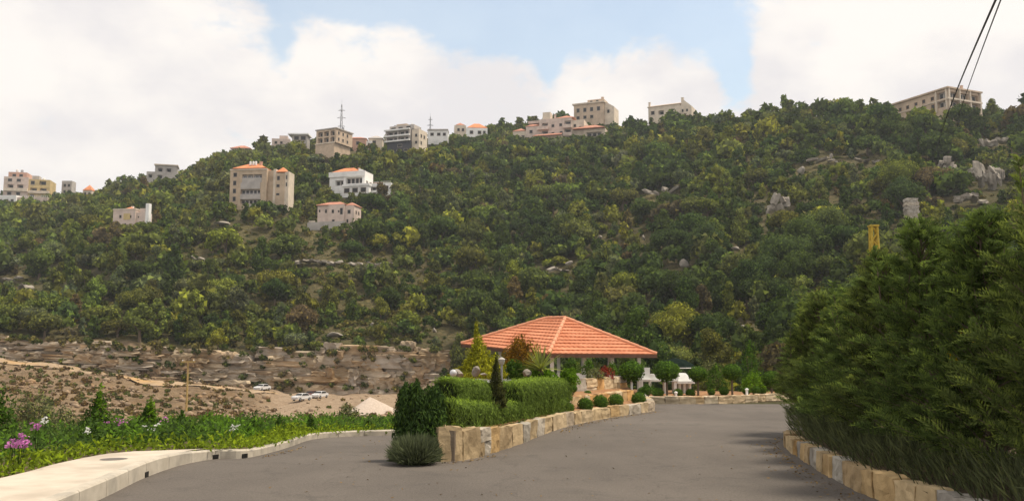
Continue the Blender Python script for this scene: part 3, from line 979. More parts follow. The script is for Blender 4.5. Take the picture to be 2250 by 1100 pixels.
    # bushes rooted on the ledges and at the foot of the rock cut
    for _ in range(210):
        pm = gg.uniform(-150, 980); b_ = np.interp(pm, [0, 285, 570, 1000], [792, 828, 853, 870]); t_ = np.interp(pm, [0, 285, 570, 1000], [742, 760, 774, 768])
        f_ = gg.choice([gg.uniform(-.02, .15), gg.uniform(.15, .8), gg.uniform(.8, 1.15), gg.uniform(.85, 1.1)])
        p = at(pm, b_ + (t_-b_)*f_, np.interp(pm, [0, 285, 570, 1000], [206, 203, 207, 208]) - 3.4 + 1.6*f_); s = float(gg.uniform(.5, 1.7))
        v, lv = bp[_ % 4]
        VS.append(v*s + [p.x, p.y, p.z-.3*s]); LV.append(lv); TN.append(np.repeat(np.array(STN[gg.integers(5)])[None]*gg.uniform(.8, 1.2), len(lv), 0))
    V = np.concatenate(VS); n = len(V)//3
    me = arrays_mesh('hillside_scrub', V, np.full(n, 3), np.arange(3*n), m_leaf_attr, {'lv': np.concatenate(LV), 'tone': np.concatenate(TN)})
    tag(link('hillside_scrub', me), 'low dry scrub and weeds between the trees and over the rubble', 'scrub', kind='stuff')
    print('TREES', len(trees), 'own', len(chosen))
# ---------------------------------------------------------------- buildings on the hill
def wall_mat(name, c, v=.12):
    c2 = tuple(x*(1+v) for x in c); c3 = tuple(x*.78 for x in c)
    return surf(name, tuple(x*(1-v) for x in c), c2, .6, .9, 6, c3=c3, s3=.25, bump=.02, bscale=3)
W_BEIGE = wall_mat('beige_stone', (.50, .385, .27))
W_PINK = wall_mat('pinkish_plaster', (.58, .47, .40))
W_CREAM = wall_mat('cream_plaster', (.62, .53, .42))
W_WHITE = wall_mat('white_plaster', (.78, .77, .74), .06)
W_GREY = wall_mat('grey_concrete', (.42, .385, .35))
W_SAND = wall_mat('sandstone', (.52, .40, .29))
W_YELLOW = wall_mat('ochre_plaster', (.55, .42, .20))
W_TERRA = wall_mat('terracotta_plaster', (.55, .33, .24))
W_BLACK = wall_mat('charcoal_cladding', (.06, .06, .07))
M_ROOF = surf('orange_roof_tiles', (.55, .20, .085), (.68, .27, .12), 1.2, .85, 5, c3=(.42, .16, .08), s3=.4, bump=.04, bscale=5)
M_ROOF_OLD = surf('faded_red_tiles', (.40, .17, .11), (.52, .25, .17), 1.2, .9, 5, c3=(.32, .15, .10), s3=.4, bump=.04, bscale=5)
M_FRAME = surf('window_frame', (.24, .20, .17), (.32, .27, .23), 3, .7)
M_FRAMEB = surf('brown_frame', (.20, .12, .07), (.26, .16, .10), 3, .7)
M_STEEL = surf('galvanised_steel', (.30, .30, .31), (.38, .38, .39), 4, .5, metallic=.6)
def glass_mat():
    m, nt, N, L, out = new_mat('dark_window_glass')
    p = N('ShaderNodeBsdfPrincipled'); p.inputs['Base Color'].default_value = (.022, .022, .022, 1); p.inputs['Roughness'].default_value = .30
    p.inputs['Specular IOR Level'].default_value = .25
    L(p.outputs[0], out.inputs['Surface']); return m
M_GLASS = glass_mat()

class Bld:
    """a building laid out in photo pixels, scaled to metres at its own distance"""
    def __init__(s, name, label, cat, px, py, d, yaw=0.0, foot=None, free=None, group=None, foot_dy=0):
        s.k = mpp(d)
        p = at(px, py, d)
        s.root = thing(name, label, cat, p, R(yaw), group)
        if foot: FOOT.append((p.x, p.y + foot_dy, foot))
        if free: VIEW_FREE.append((*free, 12 if d < 400 else 2, d-1))
    def build(s, mb, name, mat, parent=None):
        mb.v = [(a*s.k, b*s.k, c*s.k) for a, b, c in mb.v]
        return mb.build(name, mat, parent or s.root)
    def box(s, name, mat, x0, x1, y0, y1, z0, z1, parent=None):
        return s.build(MB().box(x0, x1, y0, y1, z0, z1), name, mat, parent)
    def opening(s, O, A, Nn, a, z, w, h, dep, frame, parent, kind):
        # frame set in the reveal, pane behind it
        O, A, Nn = Vector(O), Vector(A), Vector(Nn)
        P = lambda aa, zz, q: O + A*aa + Vector((0, 0, zz)) - Nn*q
        if kind == 'recess':
            mb = MB(); q = dep - .05
            mb.add([P(a, z, q), P(a+w, z, q), P(a+w, z+h, q), P(a, z+h, q)], [(0, 1, 2, 3)])
            s.build(mb, 'loggia_wall', W_GREY, parent)
            n = max(1, int(w/9)); 
            for i in range(n):
                c = a + w*(i+.5)/n; hw = w/n*.33
                f = MB().add([P(c-hw, z, q-.12), P(c+hw, z, q-.12), P(c+hw, z+h*.85, q-.12), P(c-hw, z+h*.85, q-.12)], [(0, 1, 2, 3)])
                s.build(f, 'glass_door', M_GLASS, parent)
            return
        t = min(w, h)*.10; q0, q1 = -.12, dep*.8
        mb = MB()
        for (b0, b1, c0, c1) in ((a, a+w, z, z+t), (a, a+w, z+h-t, z+h), (a, a+t, z+t, z+h-t), (a+w-t, a+w, z+t, z+h-t)):
            vs = [P(b0, c0, q1), P(b1, c0, q1), P(b1, c1, q1), P(b0, c1, q1), P(b0, c0, q0), P(b1, c0, q0), P(b1, c1, q0), P(b0, c1, q0)]
            mb.add(vs, [(0,1,2,3),(7,6,5,4),(0,4,5,1),(1,5,6,2),(2,6,7,3),(3,7,4,0)])
        o = s.build(mb, 'door' if kind == 'door' else 'window', frame, parent)
        q = dep*.6
        s.build(MB().add([P(a+t, z+t, q), P(a+w-t, z+t, q), P(a+w-t, z+h-t, q), P(a+t, z+h-t, q)], [(0, 1, 2, 3)]), 'pane', M_GLASS, o)
        if kind == 'window' and w > 4:
            vs = [P(a-.4, z-.5, -.45), P(a+w+.4, z-.5, -.45), P(a+w+.4, z-.02, -.45), P(a-.4, z-.02, -.45), P(a-.4, z-.5, 0.05), P(a+w+.4, z-.5, .05), P(a+w+.4, z-.02, .05), P(a-.4, z-.02, .05)]
            s.build(MB().add(vs, [(0,1,2,3),(7,6,5,4),(0,4,5,1),(1,5,6,2),(2,6,7,3),(3,7,4,0)]), 'sill', M_FRAME, o)
    def block(s, mat, x0, x1, y0, y1, z0, z1, front=(), right=(), left=(), frame=None, name='wall', top=True):
        """one volume of wall with real openings; openings are (a, z, w, h[, kind])"""
        frame = frame or M_FRAME
        mb = MB(); todo = []
        for O, A, Nn, wd, ops in (((x0, y0, 0), (1,0,0), (0,-1,0), x1-x0, front), ((x1, y0, 0), (0,1,0), (1,0,0), y1-y0, right), ((x0, y1, 0), (0,-1,0), (-1,0,0), y1-y0, left), ((x1, y1, 0), (-1,0,0), (0,1,0), x1-x0, ())):
            OV, AV, NV = Vector(O), Vector(A), Vector(Nn)
            P = lambda aa, zz, q=0: OV + AV*aa + Vector((0, 0, zz)) - NV*q
            ops = [tuple(o) + (('window',) if len(o) == 4 else ()) for o in ops]
            xs = sorted(set([0, wd] + [v for o in ops for v in (o[0], o[0]+o[2])])); zs = sorted(set([z0, z1] + [v for o in ops for v in (o[1], o[1]+o[3])]))
            for i in range(len(xs)-1):
                for j in range(len(zs)-1):
                    ca, cz = (xs[i]+xs[i+1])/2, (zs[j]+zs[j+1])/2
                    if any(o[0] < ca < o[0]+o[2] and o[1] < cz < o[1]+o[3] for o in ops): continue
                    mb.add([P(xs[i], zs[j]), P(xs[i+1], zs[j]), P(xs[i+1], zs[j+1]), P(xs[i], zs[j+1])], [(0, 1, 2, 3)])
            for (a, z, w, h, kind) in ops:
                dep = 7.0 if kind == 'recess' else .25/s.k*.9
                if kind != 'recess': dep = min(dep, 1.6)
                c = [(a, z), (a+w, z), (a+w, z+h), (a, z+h)]
                for q in range(4):
                    (a0, c0), (a1, c1) = c[q], c[(q+1) % 4]
                    mb.add([P(a0, c0), P(a0, c0, dep), P(a1, c1, dep), P(a1, c1)], [(0, 1, 2, 3)])
                todo.append((O, A, Nn, a, z, w, h, dep, kind))
        if top: mb.add([(x0,y0,z1),(x1,y0,z1),(x1,y1,z1),(x0,y1,z1)], [(0,1,2,3)])
        wl = s.build(mb, name, mat)
        for (O, A, Nn, a, z, w, h, dep, kind) in todo: s.opening(O, A, Nn, a, z, w, h, dep, frame, wl if kind == 'recess' else s.root, kind)
        return wl
    def hip(s, mat, x0, x1, y0, y1, z, h, over=1.5, ridge=None, name='roof', tt=1.0):
        x0 -= over; x1 += over; y0 -= over; y1 += over
        w, dp = x1-x0, y1-y0
        if ridge is None: ridge = max(0, w-dp)
        if w >= dp: r0, r1 = ((x0+x1)/2-ridge/2, (y0+y1)/2), ((x0+x1)/2+ridge/2, (y0+y1)/2)
        else:
            rl = dp - w; r0, r1 = ((x0+x1)/2, (y0+y1)/2-rl/2), ((x0+x1)/2, (y0+y1)/2+rl/2)
        v = [(x0,y0,z),(x1,y0,z),(x1,y1,z),(x0,y1,z),(x0,y0,z+tt),(x1,y0,z+tt),(x1,y1,z+tt),(x0,y1,z+tt),(*r0, z+h),(*r1, z+h)]
        if w >= dp: fs = [(4,5,9,8),(5,6,9),(6,7,8,9),(7,4,8)]
        else: fs = [(4,5,8),(5,6,9,8),(6,7,9),(7,4,8,9)]
        return s.build(MB().add(v, fs + [(3,2,1,0),(0,1,5,4),(1,2,6,5),(2,3,7,6),(3,0,4,7)]), name, mat)
    def rail(s, x0, x1, y, z, h, n, mat, parent=None):
        mb = MB().box(x0, x1, y-.2, y+.2, z+h-.5, z+h).box(x0, x1, y-.2, y+.2, z, z+.4)
        for i in range(n+1):
            x = x0 + (x1-x0)*i/n; mb.box(x-.2, x+.2, y-.2, y+.2, z+.4, z+h-.5)
        return s.build(mb, 'railing', mat, parent)
    def balcony(s, x0, x1, y0, y1, z, h, mat, thick=1.6):
        mb = MB().box(x0, x1, y0, y1, z, z+thick).box(x0, x1, y0, y0+.8, z+thick, z+h)
        mb.box(x0, x0+.8, y0+.8, y1, z+thick, z+h).box(x1-.8, x1, y0+.8, y1, z+thick, z+h)
        return s.build(mb, 'balcony', mat)
    def chimney(s, x, y, z, h, w=3, mat=None):
        return s.build(MB().box(x-w/2, x+w/2, y-w/2, y+w/2, z, z+h).box(x-w/2-.6, x+w/2+.6, y-w/2-.6, y+w/2+.6, z+h, z+h+.8), 'chimney', mat or W_CREAM)
    def tank(s, x, y, z, h, r, mat=None):
        mb = MB().lathe([(r*.2, 0), (r, .3), (r, h*.85), (r*.6, h)], 10, (x, y, z))
        return s.build(mb, 'water_tank', mat or W_WHITE)

def houses():
    # beige apartment block in the middle of the slope
    b = Bld('apartment_block', 'beige stone apartment block with orange roofs, wide loggias and a right-hand stair tower', 'apartment block', 569, 452, 322, -6, foot=13, free=(495, 642, 355, 440), foot_dy=8)
    # origin at photo (569,452): x = px-569, z = 452-py
    b.block(W_BEIGE, -69, -47, 0, 50, -14, 84, front=[(7, 66, 9, 10), (7, 47, 8, 11), (7, 29, 8, 11), (7, 11, 8, 11)], name='stair_wing')
    b.block(W_BEIGE, -47, 18, -6, 46, -14, 82, front=[(9, 52, 45, 18, 'recess'), (6, 26, 45, 10, 'recess'), (6, 4, 45, 10, 'recess')])
    b.box('parapet_panel', W_GREY, -38, 7, -6.8, -6.05, 52, 62); b.box('parapet_panel', W_GREY, -41, 4, -7.4, -6.05, 37, 51.5)
    b.box('parapet_panel', W_GREY, -41, 5, -7.2, -6.05, 14, 25); b.box('parapet_panel', W_GREY, -20, 6, -7.2, -6.05, -10, 3)
    for x in (-26, -12): b.box('pillar', W_BEIGE, x-.8, x+.8, -6.4, -5.2, 62.5, 70)
    b.block(W_BEIGE, 18, 32, 4, 44, -22, 80)
    b.block(W_CREAM, 32, 38, -2, 40, -22, 82)
    b.block(W_BEIGE, 38, 58, -4, 36, -22, 72, front=[(3, 56, 7, 10), (2, 40, 8, 7), (2, 22, 8, 5)], right=[(6, 54, 8, 12), (6, 36, 8, 12), (22, 54, 8, 12), (22, 36, 8, 12)])
    b.block(W_CREAM, 58, 67, -2, 34, -22, 76, front=[(3, 58, 3, 9), (3, 42, 3, 9)])
    b.hip(M_ROOF, -60, 14, -4, 44, 84, 15, over=2); b.hip(M_ROOF, 40, 60, -2, 32, 74.5, 13, over=1.5)
    for x in (-27, -20, -14): b.tank(x, 10, 94, 9, 2.4, W_WHITE)
    b.chimney(-4, 14, 94, 8, 5, W_TERRA)
    b.box('cornice', W_CREAM, -48.5, 19.5, -8, -6.05, 79.5, 82.5); b.box('cornice', W_CREAM, -70, -47.5, -1.5, -.05, 81, 84)
    for z in (62.2, 51.7, 25.2): b.rail(-38, 5, -6.4, z, 2.6, 16, M_STEEL)
    # white villa
    b = Bld('white_villa', 'modern white villa with orange roof and glazed terraces beside dark trees', 'house', 770, 420, 352, -16, foot=15, free=(716, 868, 366, 416), foot_dy=8)
    b.block(W_WHITE, -52, 34, 0, 44, -16, 44, front=[(14, 14, 20, 12, 'recess'), (40, 17, 40, 14, 'recess')], right=[(8, 14, 10, 10), (26, 14, 10, 10)])
    b.box('terrace_slab', W_WHITE, -14, 52, -14, -.05, 8, 13); b.box('fascia', W_WHITE, -53, 36, -3, -.05, 33, 44.5)
    b.block(W_WHITE, 34.05, 96, 4, 40, -16, 15, front=[(4, 0, 30, 8, 'recess'), (44, 0, 12, 9)])
    b.block(W_WHITE, -14, 50, -12, -.1, -16, 7.9, front=[(4, -6, 14, 11), (24, -6, 14, 11), (44, -6, 14, 11)])
    b.rail(36, 94, 4.8, 15.1, 4, 18, W_WHITE)
    b.hip(M_ROOF, -47, 17, 2, 42, 44.6, 13, over=1, tt=1.2)
    b.build(MB().add([(18,2,44.7),(34,2,44.7),(18,40,44.7),(34,40,44.7),(18,2,52),(18,40,52)], [(0,1,4),(2,5,3),(1,3,5,4),(0,4,5,2),(0,2,3,1)]), 'gable', W_WHITE)
    b.box('pavilion', W_TERRA, 48, 70, 14, 30, 15.1, 19); b.chimney(8, 24, 52, 4, 4, W_TERRA)
    # pink villa
    b = Bld('pink_villa', 'two-storey pink stone villa with low red hip roof above a grey garden wall', 'house', 737, 492, 300, -14, foot=11, free=(690, 782, 438, 490), foot_dy=5)
    b.block(W_PINK, -45, -16, 2, 40, -14, 43, front=[(3, 28, 4, 6), (18, 26, 5, 8)])
    b.block(W_PINK, -16, 22, -4, 40, -14, 43, front=[(8, 24, 6, 8), (9, 3, 7, 7), (23, 25, 4, 5), (28, 20, 7, 15, 'door')], frame=M_FRAME)
    b.block(W_PINK, 22, 44, 0, 38, -14, 40, front=[(6, 22, 8, 9), (4, 2, 5, 8)], right=[(8, 22, 7, 8), (22, 22, 7, 8)])
    b.hip(M_ROOF_OLD, -45, 22, 0, 40, 43, 10, over=2.5); b.hip(M_ROOF_OLD, 22, 44, 2, 38, 40, 9, over=2)
    b.box('terrace_wall', W_GREY, -55, 34, -26, -22, -16, 2); b.box('stair_wall', W_CREAM, -60, -46, -10, -6, -12, 8)
    # small pink house at the left
    b = Bld('small_house', 'small flat-roofed pink house with white chimney towers on the left slope', 'house', 285, 498, 302, -10, foot=10, free=(240, 328, 448, 496), foot_dy=4)
    b.block(W_PINK, -42, 12, 0, 34, -14, 38, front=[(15, 20, 6, 7), (40, 20, 5, 6), (14, 2, 5, 6), (28, 2, 5, 6), (40, 2, 5, 5)])
    b.block(W_PINK, 12.05, 34, 4, 30, -14, 32, front=[(4, 20, 3, 4)]); b.box('orange_panel', W_YELLOW, -16, 0, -.9, -.1, 16, 30)
    b.box('parapet', W_CREAM, -43, 13, -1, 35, 38.05, 41); b.chimney(-4, 14, 41, 6, 4, W_WHITE); b.box('roof_room', W_PINK, 18, 30, 8, 22, 32.05, 42); b.box('tower', W_WHITE, 34.1, 42, 4, 14, -10, 52)
    b.hip(M_ROOF, -16, 2, 4, 24, 40.9, 6, over=0)
    # unfinished concrete block with the mast behind
    b = Bld('concrete_frame_block', 'sandy three-storey block on the ridge with open concrete frame and tall stone base', 'building', 724, 343, 438, -26, foot=12, free=(674, 762, 278, 340), foot_dy=4)
    b.block(W_SAND, -40, 12, 0, 60, -14, 30)
    b.block(W_SAND, -40, 16, 2, 62, 30.1, 62, front=[(5, 5, 13, 12, 'recess'), (22, 5, 13, 12, 'recess'), (40, 5, 11, 12, 'recess'), (5, 20, 13, 10, 'recess'), (22, 20, 13, 10, 'recess'), (40, 20, 11, 10, 'recess')] and
            [(5, 33, 13, 11, 'recess'), (22, 33, 13, 11, 'recess'), (40, 33, 11, 11, 'recess'), (5, 47, 13, 11, 'recess'), (22, 47, 13, 11, 'recess'), (40, 47, 11, 11, 'recess')],
            right=[(6, 36, 6, 7), (22, 36, 6, 7), (38, 36, 6, 7), (6, 50, 6, 7), (22, 50, 6, 7), (38, 50, 6, 7)])
    b.box('roof_slab', W_GREY, -42, 18, 0, 64, 62.05, 64.5); b.hip(M_ROOF_OLD, -18, 10, 12, 44, 64.6, 5, over=0); b.box('roof_room', W_GREY, -30, -20, 16, 30, 64.6, 69)
    b.box('side_terrace', W_SAND, -78, -41, 6, 22, -10, 8); b.box('terrace_slab', W_CREAM, -40.5, 13, -2, -.05, 29, 31.5)
    # dark modern block
    b = Bld('modern_block', 'dark modern block on the ridge with white floor bands and cream side wing', 'building', 880, 326, 448, -22, foot=11, free=(840, 922, 266, 322), foot_dy=4)
    b.block(W_BLACK, -34, 26, 0, 50, -14, 16, front=[(6, -8, 10, 7), (24, -8, 10, 7), (42, -8, 10, 7), (26, 3, 12, 7)])
    b.block(W_GREY, -38, 24, -2, 48, 16.05, 44, front=[(4, 18.5, 26, 8, 'recess'), (33, 18.5, 26, 8, 'recess'), (4, 31, 26, 9, 'recess'), (33, 31, 26, 9, 'recess')])
    for z in (15.5, 27.5, 41): b.box('floor_band', W_WHITE, -40, 25, -6, -2.05, z, z+3)
    b.block(W_CREAM, 26.1, 44, 4, 44, -14, 42, front=[(8, 24, 6, 7), (8, 8, 6, 7)], right=[(8, 24, 7, 8), (22, 24, 7, 8), (8, 8, 7, 8)])
    b.block(W_GREY, -32, 30, 6, 40, 44.05, 54, front=[(4, 46, 12, 5), (22, 46, 12, 5), (42, 46, 12, 5)]); b.box('roof_room', W_SAND, -18, 8, 12, 28, 54.05, 59); b.tank(18, 20, 54, 6, 2.4); b.tank(-26, 20, 54, 6, 2.4, M_STEEL)
    # low houses along the ridge
    b = Bld('ridge_house', 'low white house on the ridge under the thin lattice mast', 'house', 962, 306, 470, 0, foot=7, free=(940, 986, 280, 302), foot_dy=4)
    b.block(W_WHITE, -22, 22, 0, 30, -12, 20, front=[(5, 8, 8, 7), (20, 8, 8, 7), (33, 8, 7, 7)]); b.box('roof_slab', W_GREY, -23, 23, -2, 31, 20.05, 23); b.tank(4, 14, 23, 4, 3, W_GREY)
    b = Bld('ridge_house', 'pale house with bright orange roof on the ridge right of the lattice mast', 'house', 1032, 300, 490, 6, foot=10, free=(992, 1076, 264, 294), foot_dy=6)
    b.block(W_CREAM, -34, -8, 2, 30, -14, 26, front=[(6, 12, 6, 7), (16, 12, 6, 7)]); b.hip(M_ROOF_OLD, -30, -12, 4, 26, 26.05, 8, over=1)
    b.block(W_WHITE, -8, 40, 0, 34, -14, 20, front=[(8, 6, 8, 8), (26, 6, 8, 8), (38, 6, 6, 8)]); b.hip(M_ROOF, -4, 38, 2, 32, 20.05, 14, over=2)
    b = Bld('ridge_house', 'long low house with red roof between the sandy block and the dark modern block', 'house', 790, 322, 475, 0, foot=8, free=(762, 818, 296, 316), foot_dy=6)
    b.block(W_TERRA, -30, 14, 0, 30, -12, 18, front=[(6, 4, 8, 8), (22, 4, 8, 8)]); b.hip(M_ROOF_OLD, -30, 14, 0, 30, 18, 7, over=1.5); b.block(W_WHITE, 14.1, 26, 4, 22, -12, 14, front=[(4, 4, 4, 5)])
    b = Bld('ridge_house', 'small grey house with pitched roof just left of the dark modern block', 'house', 828, 320, 478, 0, foot=6, free=(808, 840, 294, 314), foot_dy=6)
    b.block(W_CREAM, -18, 12, 0, 24, -12, 16, front=[(8, 4, 8, 8)]); b.hip(W_GREY, -18, 12, 0, 24, 16, 9, over=2)
    b = Bld('ridge_house', 'pink ridge house left of a flat white canopy', 'house', 617, 322, 482, 8, foot=7, free=(598, 640, 294, 316), foot_dy=6)
    b.block(W_PINK, -20, 20, 0, 30, -12, 18, front=[(6, 6, 6, 6), (18, 6, 6, 6)]); b.block(W_PINK, -4, 14, 4, 24, 18.05, 26)
    b = Bld('canopy_house', 'ridge house with a thin flat white canopy roof over dark glazing', 'house', 657, 318, 470, 0, foot=6, free=(638, 678, 290, 312), foot_dy=6)
    b.block(W_GREY, -16, 18, 0, 26, -12, 22, front=[(4, 10, 12, 10), (19, 10, 12, 10)]); b.box('canopy', W_WHITE, -24, 22, -6, 30, 22.05, 25)
    b = Bld('ridge_house', 'house with a faded red roof half hidden by trees on the left ridge', 'house', 528, 338, 500, 0, foot=8, free=(505, 552, 316, 330), foot_dy=6)
    b.block(W_PINK, -20, 20, 0, 30, -12, 12, front=[(8, 2, 7, 7), (24, 2, 7, 7)]); b.hip(M_ROOF_OLD, -20, 20, 0, 30, 12, 10, over=3)
    # terraced pink apartments
    b = Bld('terraced_apartments', 'large pinkish terraced apartments on the ridge with balconies and low red tiled lean-to roofs', 'apartment block', 1225, 304, 468, -16, foot=19, free=(1114, 1336, 238, 300), foot_dy=8)
    b.block(W_PINK, -42, 32, 0, 60, -16, 46, front=[(6, 23, 14, 12, 'recess'), (28, 25, 7, 7), (46, 26, 7, 7), (58, 26, 14, 12, 'recess'), (6, 6, 14, 12, 'recess'), (28, 7, 7, 7), (46, 8, 7, 7), (58, 8, 14, 12, 'recess')] and
            [(6, 25, 14, 12, 'recess'), (28, 26, 7, 7), (46, 27, 7, 7), (58, 26, 15, 13, 'recess'), (6, 8, 14, 11, 'recess'), (28, 8, 7, 7), (47, 9, 7, 7), (58, 8, 15, 12, 'recess')], frame=M_FRAME)
    b.balcony(-46, -20, -8, -.05, 20.5, 8, W_PINK); b.balcony(-46, -20, -8, -.05, 2.5, 8, W_PINK); b.balcony(14, 34, -8, -.05, 21, 8, W_PINK); b.balcony(14, 34, -8, -.05, 2.5, 8, W_PINK)
    b.block(W_CREAM, 32.05, 60, 4, 56, -16, 40, front=[(4, 24, 6, 7), (16, 18, 6, 7)], right=[(8, 22, 7, 8), (26, 22, 7, 8)])
    b.hip(M_ROOF_OLD, -4, 36, 4, 50, 46.05, 11, over=2); b.box('stair_tower', W_CREAM, -36, -18, 8, 28, 46.05, 64); b.chimney(-10, 20, 46, 14, 4, W_PINK)
    b.block(W_PINK, -76, -42.05, 10, 50, -16, 34, front=[(8, 18, 8, 8), (20, 6, 8, 8)]); b.block(W_CREAM, -108, -76.05, 14, 50, -16, 26, front=[(6, 8, 10, 8, 'recess'), (20, 8, 8, 8)]); b.hip(M_ROOF_OLD, -76, -44, 10, 48, 34.05, 10, over=1); b.box('roof_room', W_PINK, -74, -44, 22, 40, 44, 50); b.hip(M_ROOF_OLD, -108, -78, 14, 50, 26.05, 10, over=1)
    b.build(MB().add([(-50,-30,2),(16,-30,2),(12,-1,12),(-46,-1,12),(-50,-30,.5),(16,-30,.5),(12,-1,10.5),(-46,-1,10.5)], [(0,1,2,3),(7,6,5,4),(0,4,5,1),(1,5,6,2),(2,6,7,3),(3,7,4,0)]), 'lean_to_roof', M_ROOF_OLD)
    b.block(W_SAND, -44, 14, -24, -1, -16, .4, front=[(6, -12, 10, 9), (24, -12, 10, 9), (42, -12, 10, 9)])
    b.block(W_CREAM, 60.05, 108, 0, 40, -16, 16, front=[(6, -2, 34, 11, 'recess')]); b.hip(M_ROOF_OLD, 38, 106, -8, 36, 16.05, 12, over=2)
    # beige mansion behind
    b = Bld('beige_mansion', 'beige mansion with stepped roof standing highest behind the terraced apartments', 'house', 1302, 256, 520, -22, foot=13, free=(1256, 1346, 212, 246), foot_dy=6)
    b.block(W_SAND, -44, 26, 0, 50, -20, 30, front=[(6, 12, 8, 10), (22, 12, 8, 10), (38, 12, 8, 10), (54, 12, 8, 10), (6, -4, 8, 8), (22, -4, 8, 8), (38, -4, 8, 8)]); b.box('cornice', W_CREAM, -47, 29, -3, 53, 30.05, 33)
    b.block(W_SAND, -14, 24, 8, 44, 33.05, 41, front=[(6, 34, 6, 5), (20, 34, 6, 5)]); b.chimney(18, 20, 41, 6, 5, W_SAND)
    b.block(W_CREAM, 26.1, 48, 6, 46, -20, 20, front=[(6, 6, 6, 8)]); b.build(MB().add([(26.2,6,20.05),(48,6,20.05),(48,46,20.05),(26.2,46,20.05),(26.2,6,34),(26.2,46,34)], [(0,1,4),(2,3,5),(1,2,5,4),(0,4,5,3),(0,3,2,1)]), 'gable', W_CREAM)
    # house with two chimneys
    b = Bld('twin_chimney_house', 'long pale beige house with a tall chimney at each end on the skyline', 'house', 1470, 256, 448, -26, foot=11, free=(1416, 1524, 214, 246), foot_dy=6)
    b.block(W_CREAM, -48, 26, 0, 44, -16, 26, front=[(6, 8, 9, 9), (24, 6, 12, 10, 'recess'), (48, 8, 9, 9)]); b.hip(W_SAND, -48, 26, 0, 44, 26, 9, over=2, ridge=64)
    b.build(MB().box(26.1, 52, -2, 42, -16, 18).add([(26.1,-2,18.05),(52,-2,18.05),(52,42,18.05),(26.1,42,18.05),(34,-2,34),(34,42,34)], [(0,1,4),(2,3,5),(1,2,5,4),(0,4,5,3),(0,3,2,1)]), 'gable_wing', W_CREAM)
    for x in (32, 42): b.build(MB().box(x-2, x+2, -2.4, -2.05, 6, 12), 'window', M_GLASS)
    b.chimney(-46, 4, 26, 12, 4, W_CREAM); b.chimney(30, 6, 26, 14, 5, W_CREAM)
    # big villa at the right end of the ridge
    b = Bld('ridge_mansion', 'large sand-coloured two-storey mansion with deep columned loggias on the right end of the ridge', 'house', 2084, 236, 326, -66, foot=19, free=(1976, 2158, 176, 226), foot_dy=9)
    b.block(W_SAND, -150, 0, 0, 104, -30, 44, front=[(12, 24, 9, 9), (34, 24, 9, 9), (58, 26, 9, 8), (80, 26, 9, 9), (80, 6, 10, 11), (104, 6, 10, 11), (104, 26, 9, 9), (122, 24, 24, 15, 'recess'), (122, 4, 24, 14, 'recess')],
            right=[(4, 24, 28, 14, 'recess'), (38, 24, 28, 14, 'recess'), (72, 24, 26, 14, 'recess'), (4, 4, 28, 13, 'recess'), (38, 4, 28, 13, 'recess'), (72, 4, 26, 13, 'recess')], frame=M_FRAMEB)
    b.box('cornice', W_SAND, -154, 5, -5, 108, 44.05, 47.5)
    for x in (-30, -3): b.box('column', W_CREAM, x-1.6, x+1.6, -3.2, -.05, -4, 44)
    for y in (1.6, 35, 69, 102): b.box('column', W_CREAM, 1, 4.2, y-1.6, y+1.6, -14, 44)
    b.box('balcony_slab', W_CREAM, .05, 4.6, -4, 106, 18.5, 22.5); b.box('band', W_CREAM, -152, -.2, -2.2, -.05, 19.5, 21.5); b.hip(M_ROOF_OLD, -150, 2, 0, 104, 47.55, 11, over=1.5, tt=.6)
    for x, y in ((-30, 40), (-60, 50), (-12, 60), (-110, 40)): b.chimney(x, y, 52, 8, 5, W_SAND)
    # far left cluster
    b = Bld('tall_block', 'stepped pale apartment block with ochre top floors at the far left', 'apartment block', 60, 436, 596, 12, foot=16, free=(8, 106, 374, 430), foot_dy=6)
    b.block(W_PINK, -50, 0, 0, 50, -20, 48, front=[(8, 6, 9, 8), (26, 6, 9, 8), (8, 22, 12, 9, 'recess'), (28, 22, 12, 9, 'recess'), (8, 37, 9, 7), (26, 37, 9, 7)]); b.block(W_TERRA, -44, -6, 8, 44, 48.05, 60, front=[(8, 50, 8, 6), (22, 50, 8, 6)])
    b.block(W_YELLOW, 0.05, 44, 2, 48, -20, 44, front=[(4, 32, 9, 9), (22, 32, 14, 9, 'recess'), (4, 16, 14, 9, 'recess'), (24, 16, 14, 9, 'recess'), (4, 2, 9, 8)]); b.box('roof_room', W_GREY, 4, 18, 12, 30, 44.05, 54)
    b.tank(-30, 20, 60, 8, 3); b.tank(-20, 20, 60, 8, 3, M_STEEL); b.tank(26, 20, 44, 7, 3); b.balcony(-48, 0, -6, -.05, 15, 7, W_CREAM); b.balcony(2, 44, -4, 1.95, 12, 6, W_CREAM)
    b = Bld('white_block', 'low white block in front of the stepped apartments at the far left edge', 'apartment block', 52, 452, 570, 0, foot=12, free=(0, 106, 420, 444), foot_dy=6)
    b.block(W_WHITE, -62, -18, 0, 36, -20, 24, front=[(6, 8, 7, 7), (20, 8, 7, 7), (32, 8, 7, 7)]); b.block(W_PINK, -17.9, 50, 4, 40, -20, 20, front=[(6, 6, 8, 7), (24, 6, 8, 7), (44, 6, 8, 7)]); b.rail(-17, 49, 4.8, 20.1, 4, 14, W_WHITE)
    b = Bld('small_grey_block', 'small grey block between dark trees on the far left skyline', 'building', 146, 432, 610, 0, foot=8, free=(134, 160, 392, 424), foot_dy=6)
    b.block(W_GREY, -12, 10, 0, 20, -16, 36, front=[(4, 22, 6, 7), (13, 22, 6, 7), (4, 8, 6, 7), (13, 8, 6, 7)])
    b = Bld('tiny_orange_roof_house', 'tiny cream house with steep orange roof on the far left skyline', 'house', 192, 432, 590, 0, foot=8, free=(180, 204, 400, 426), foot_dy=6)
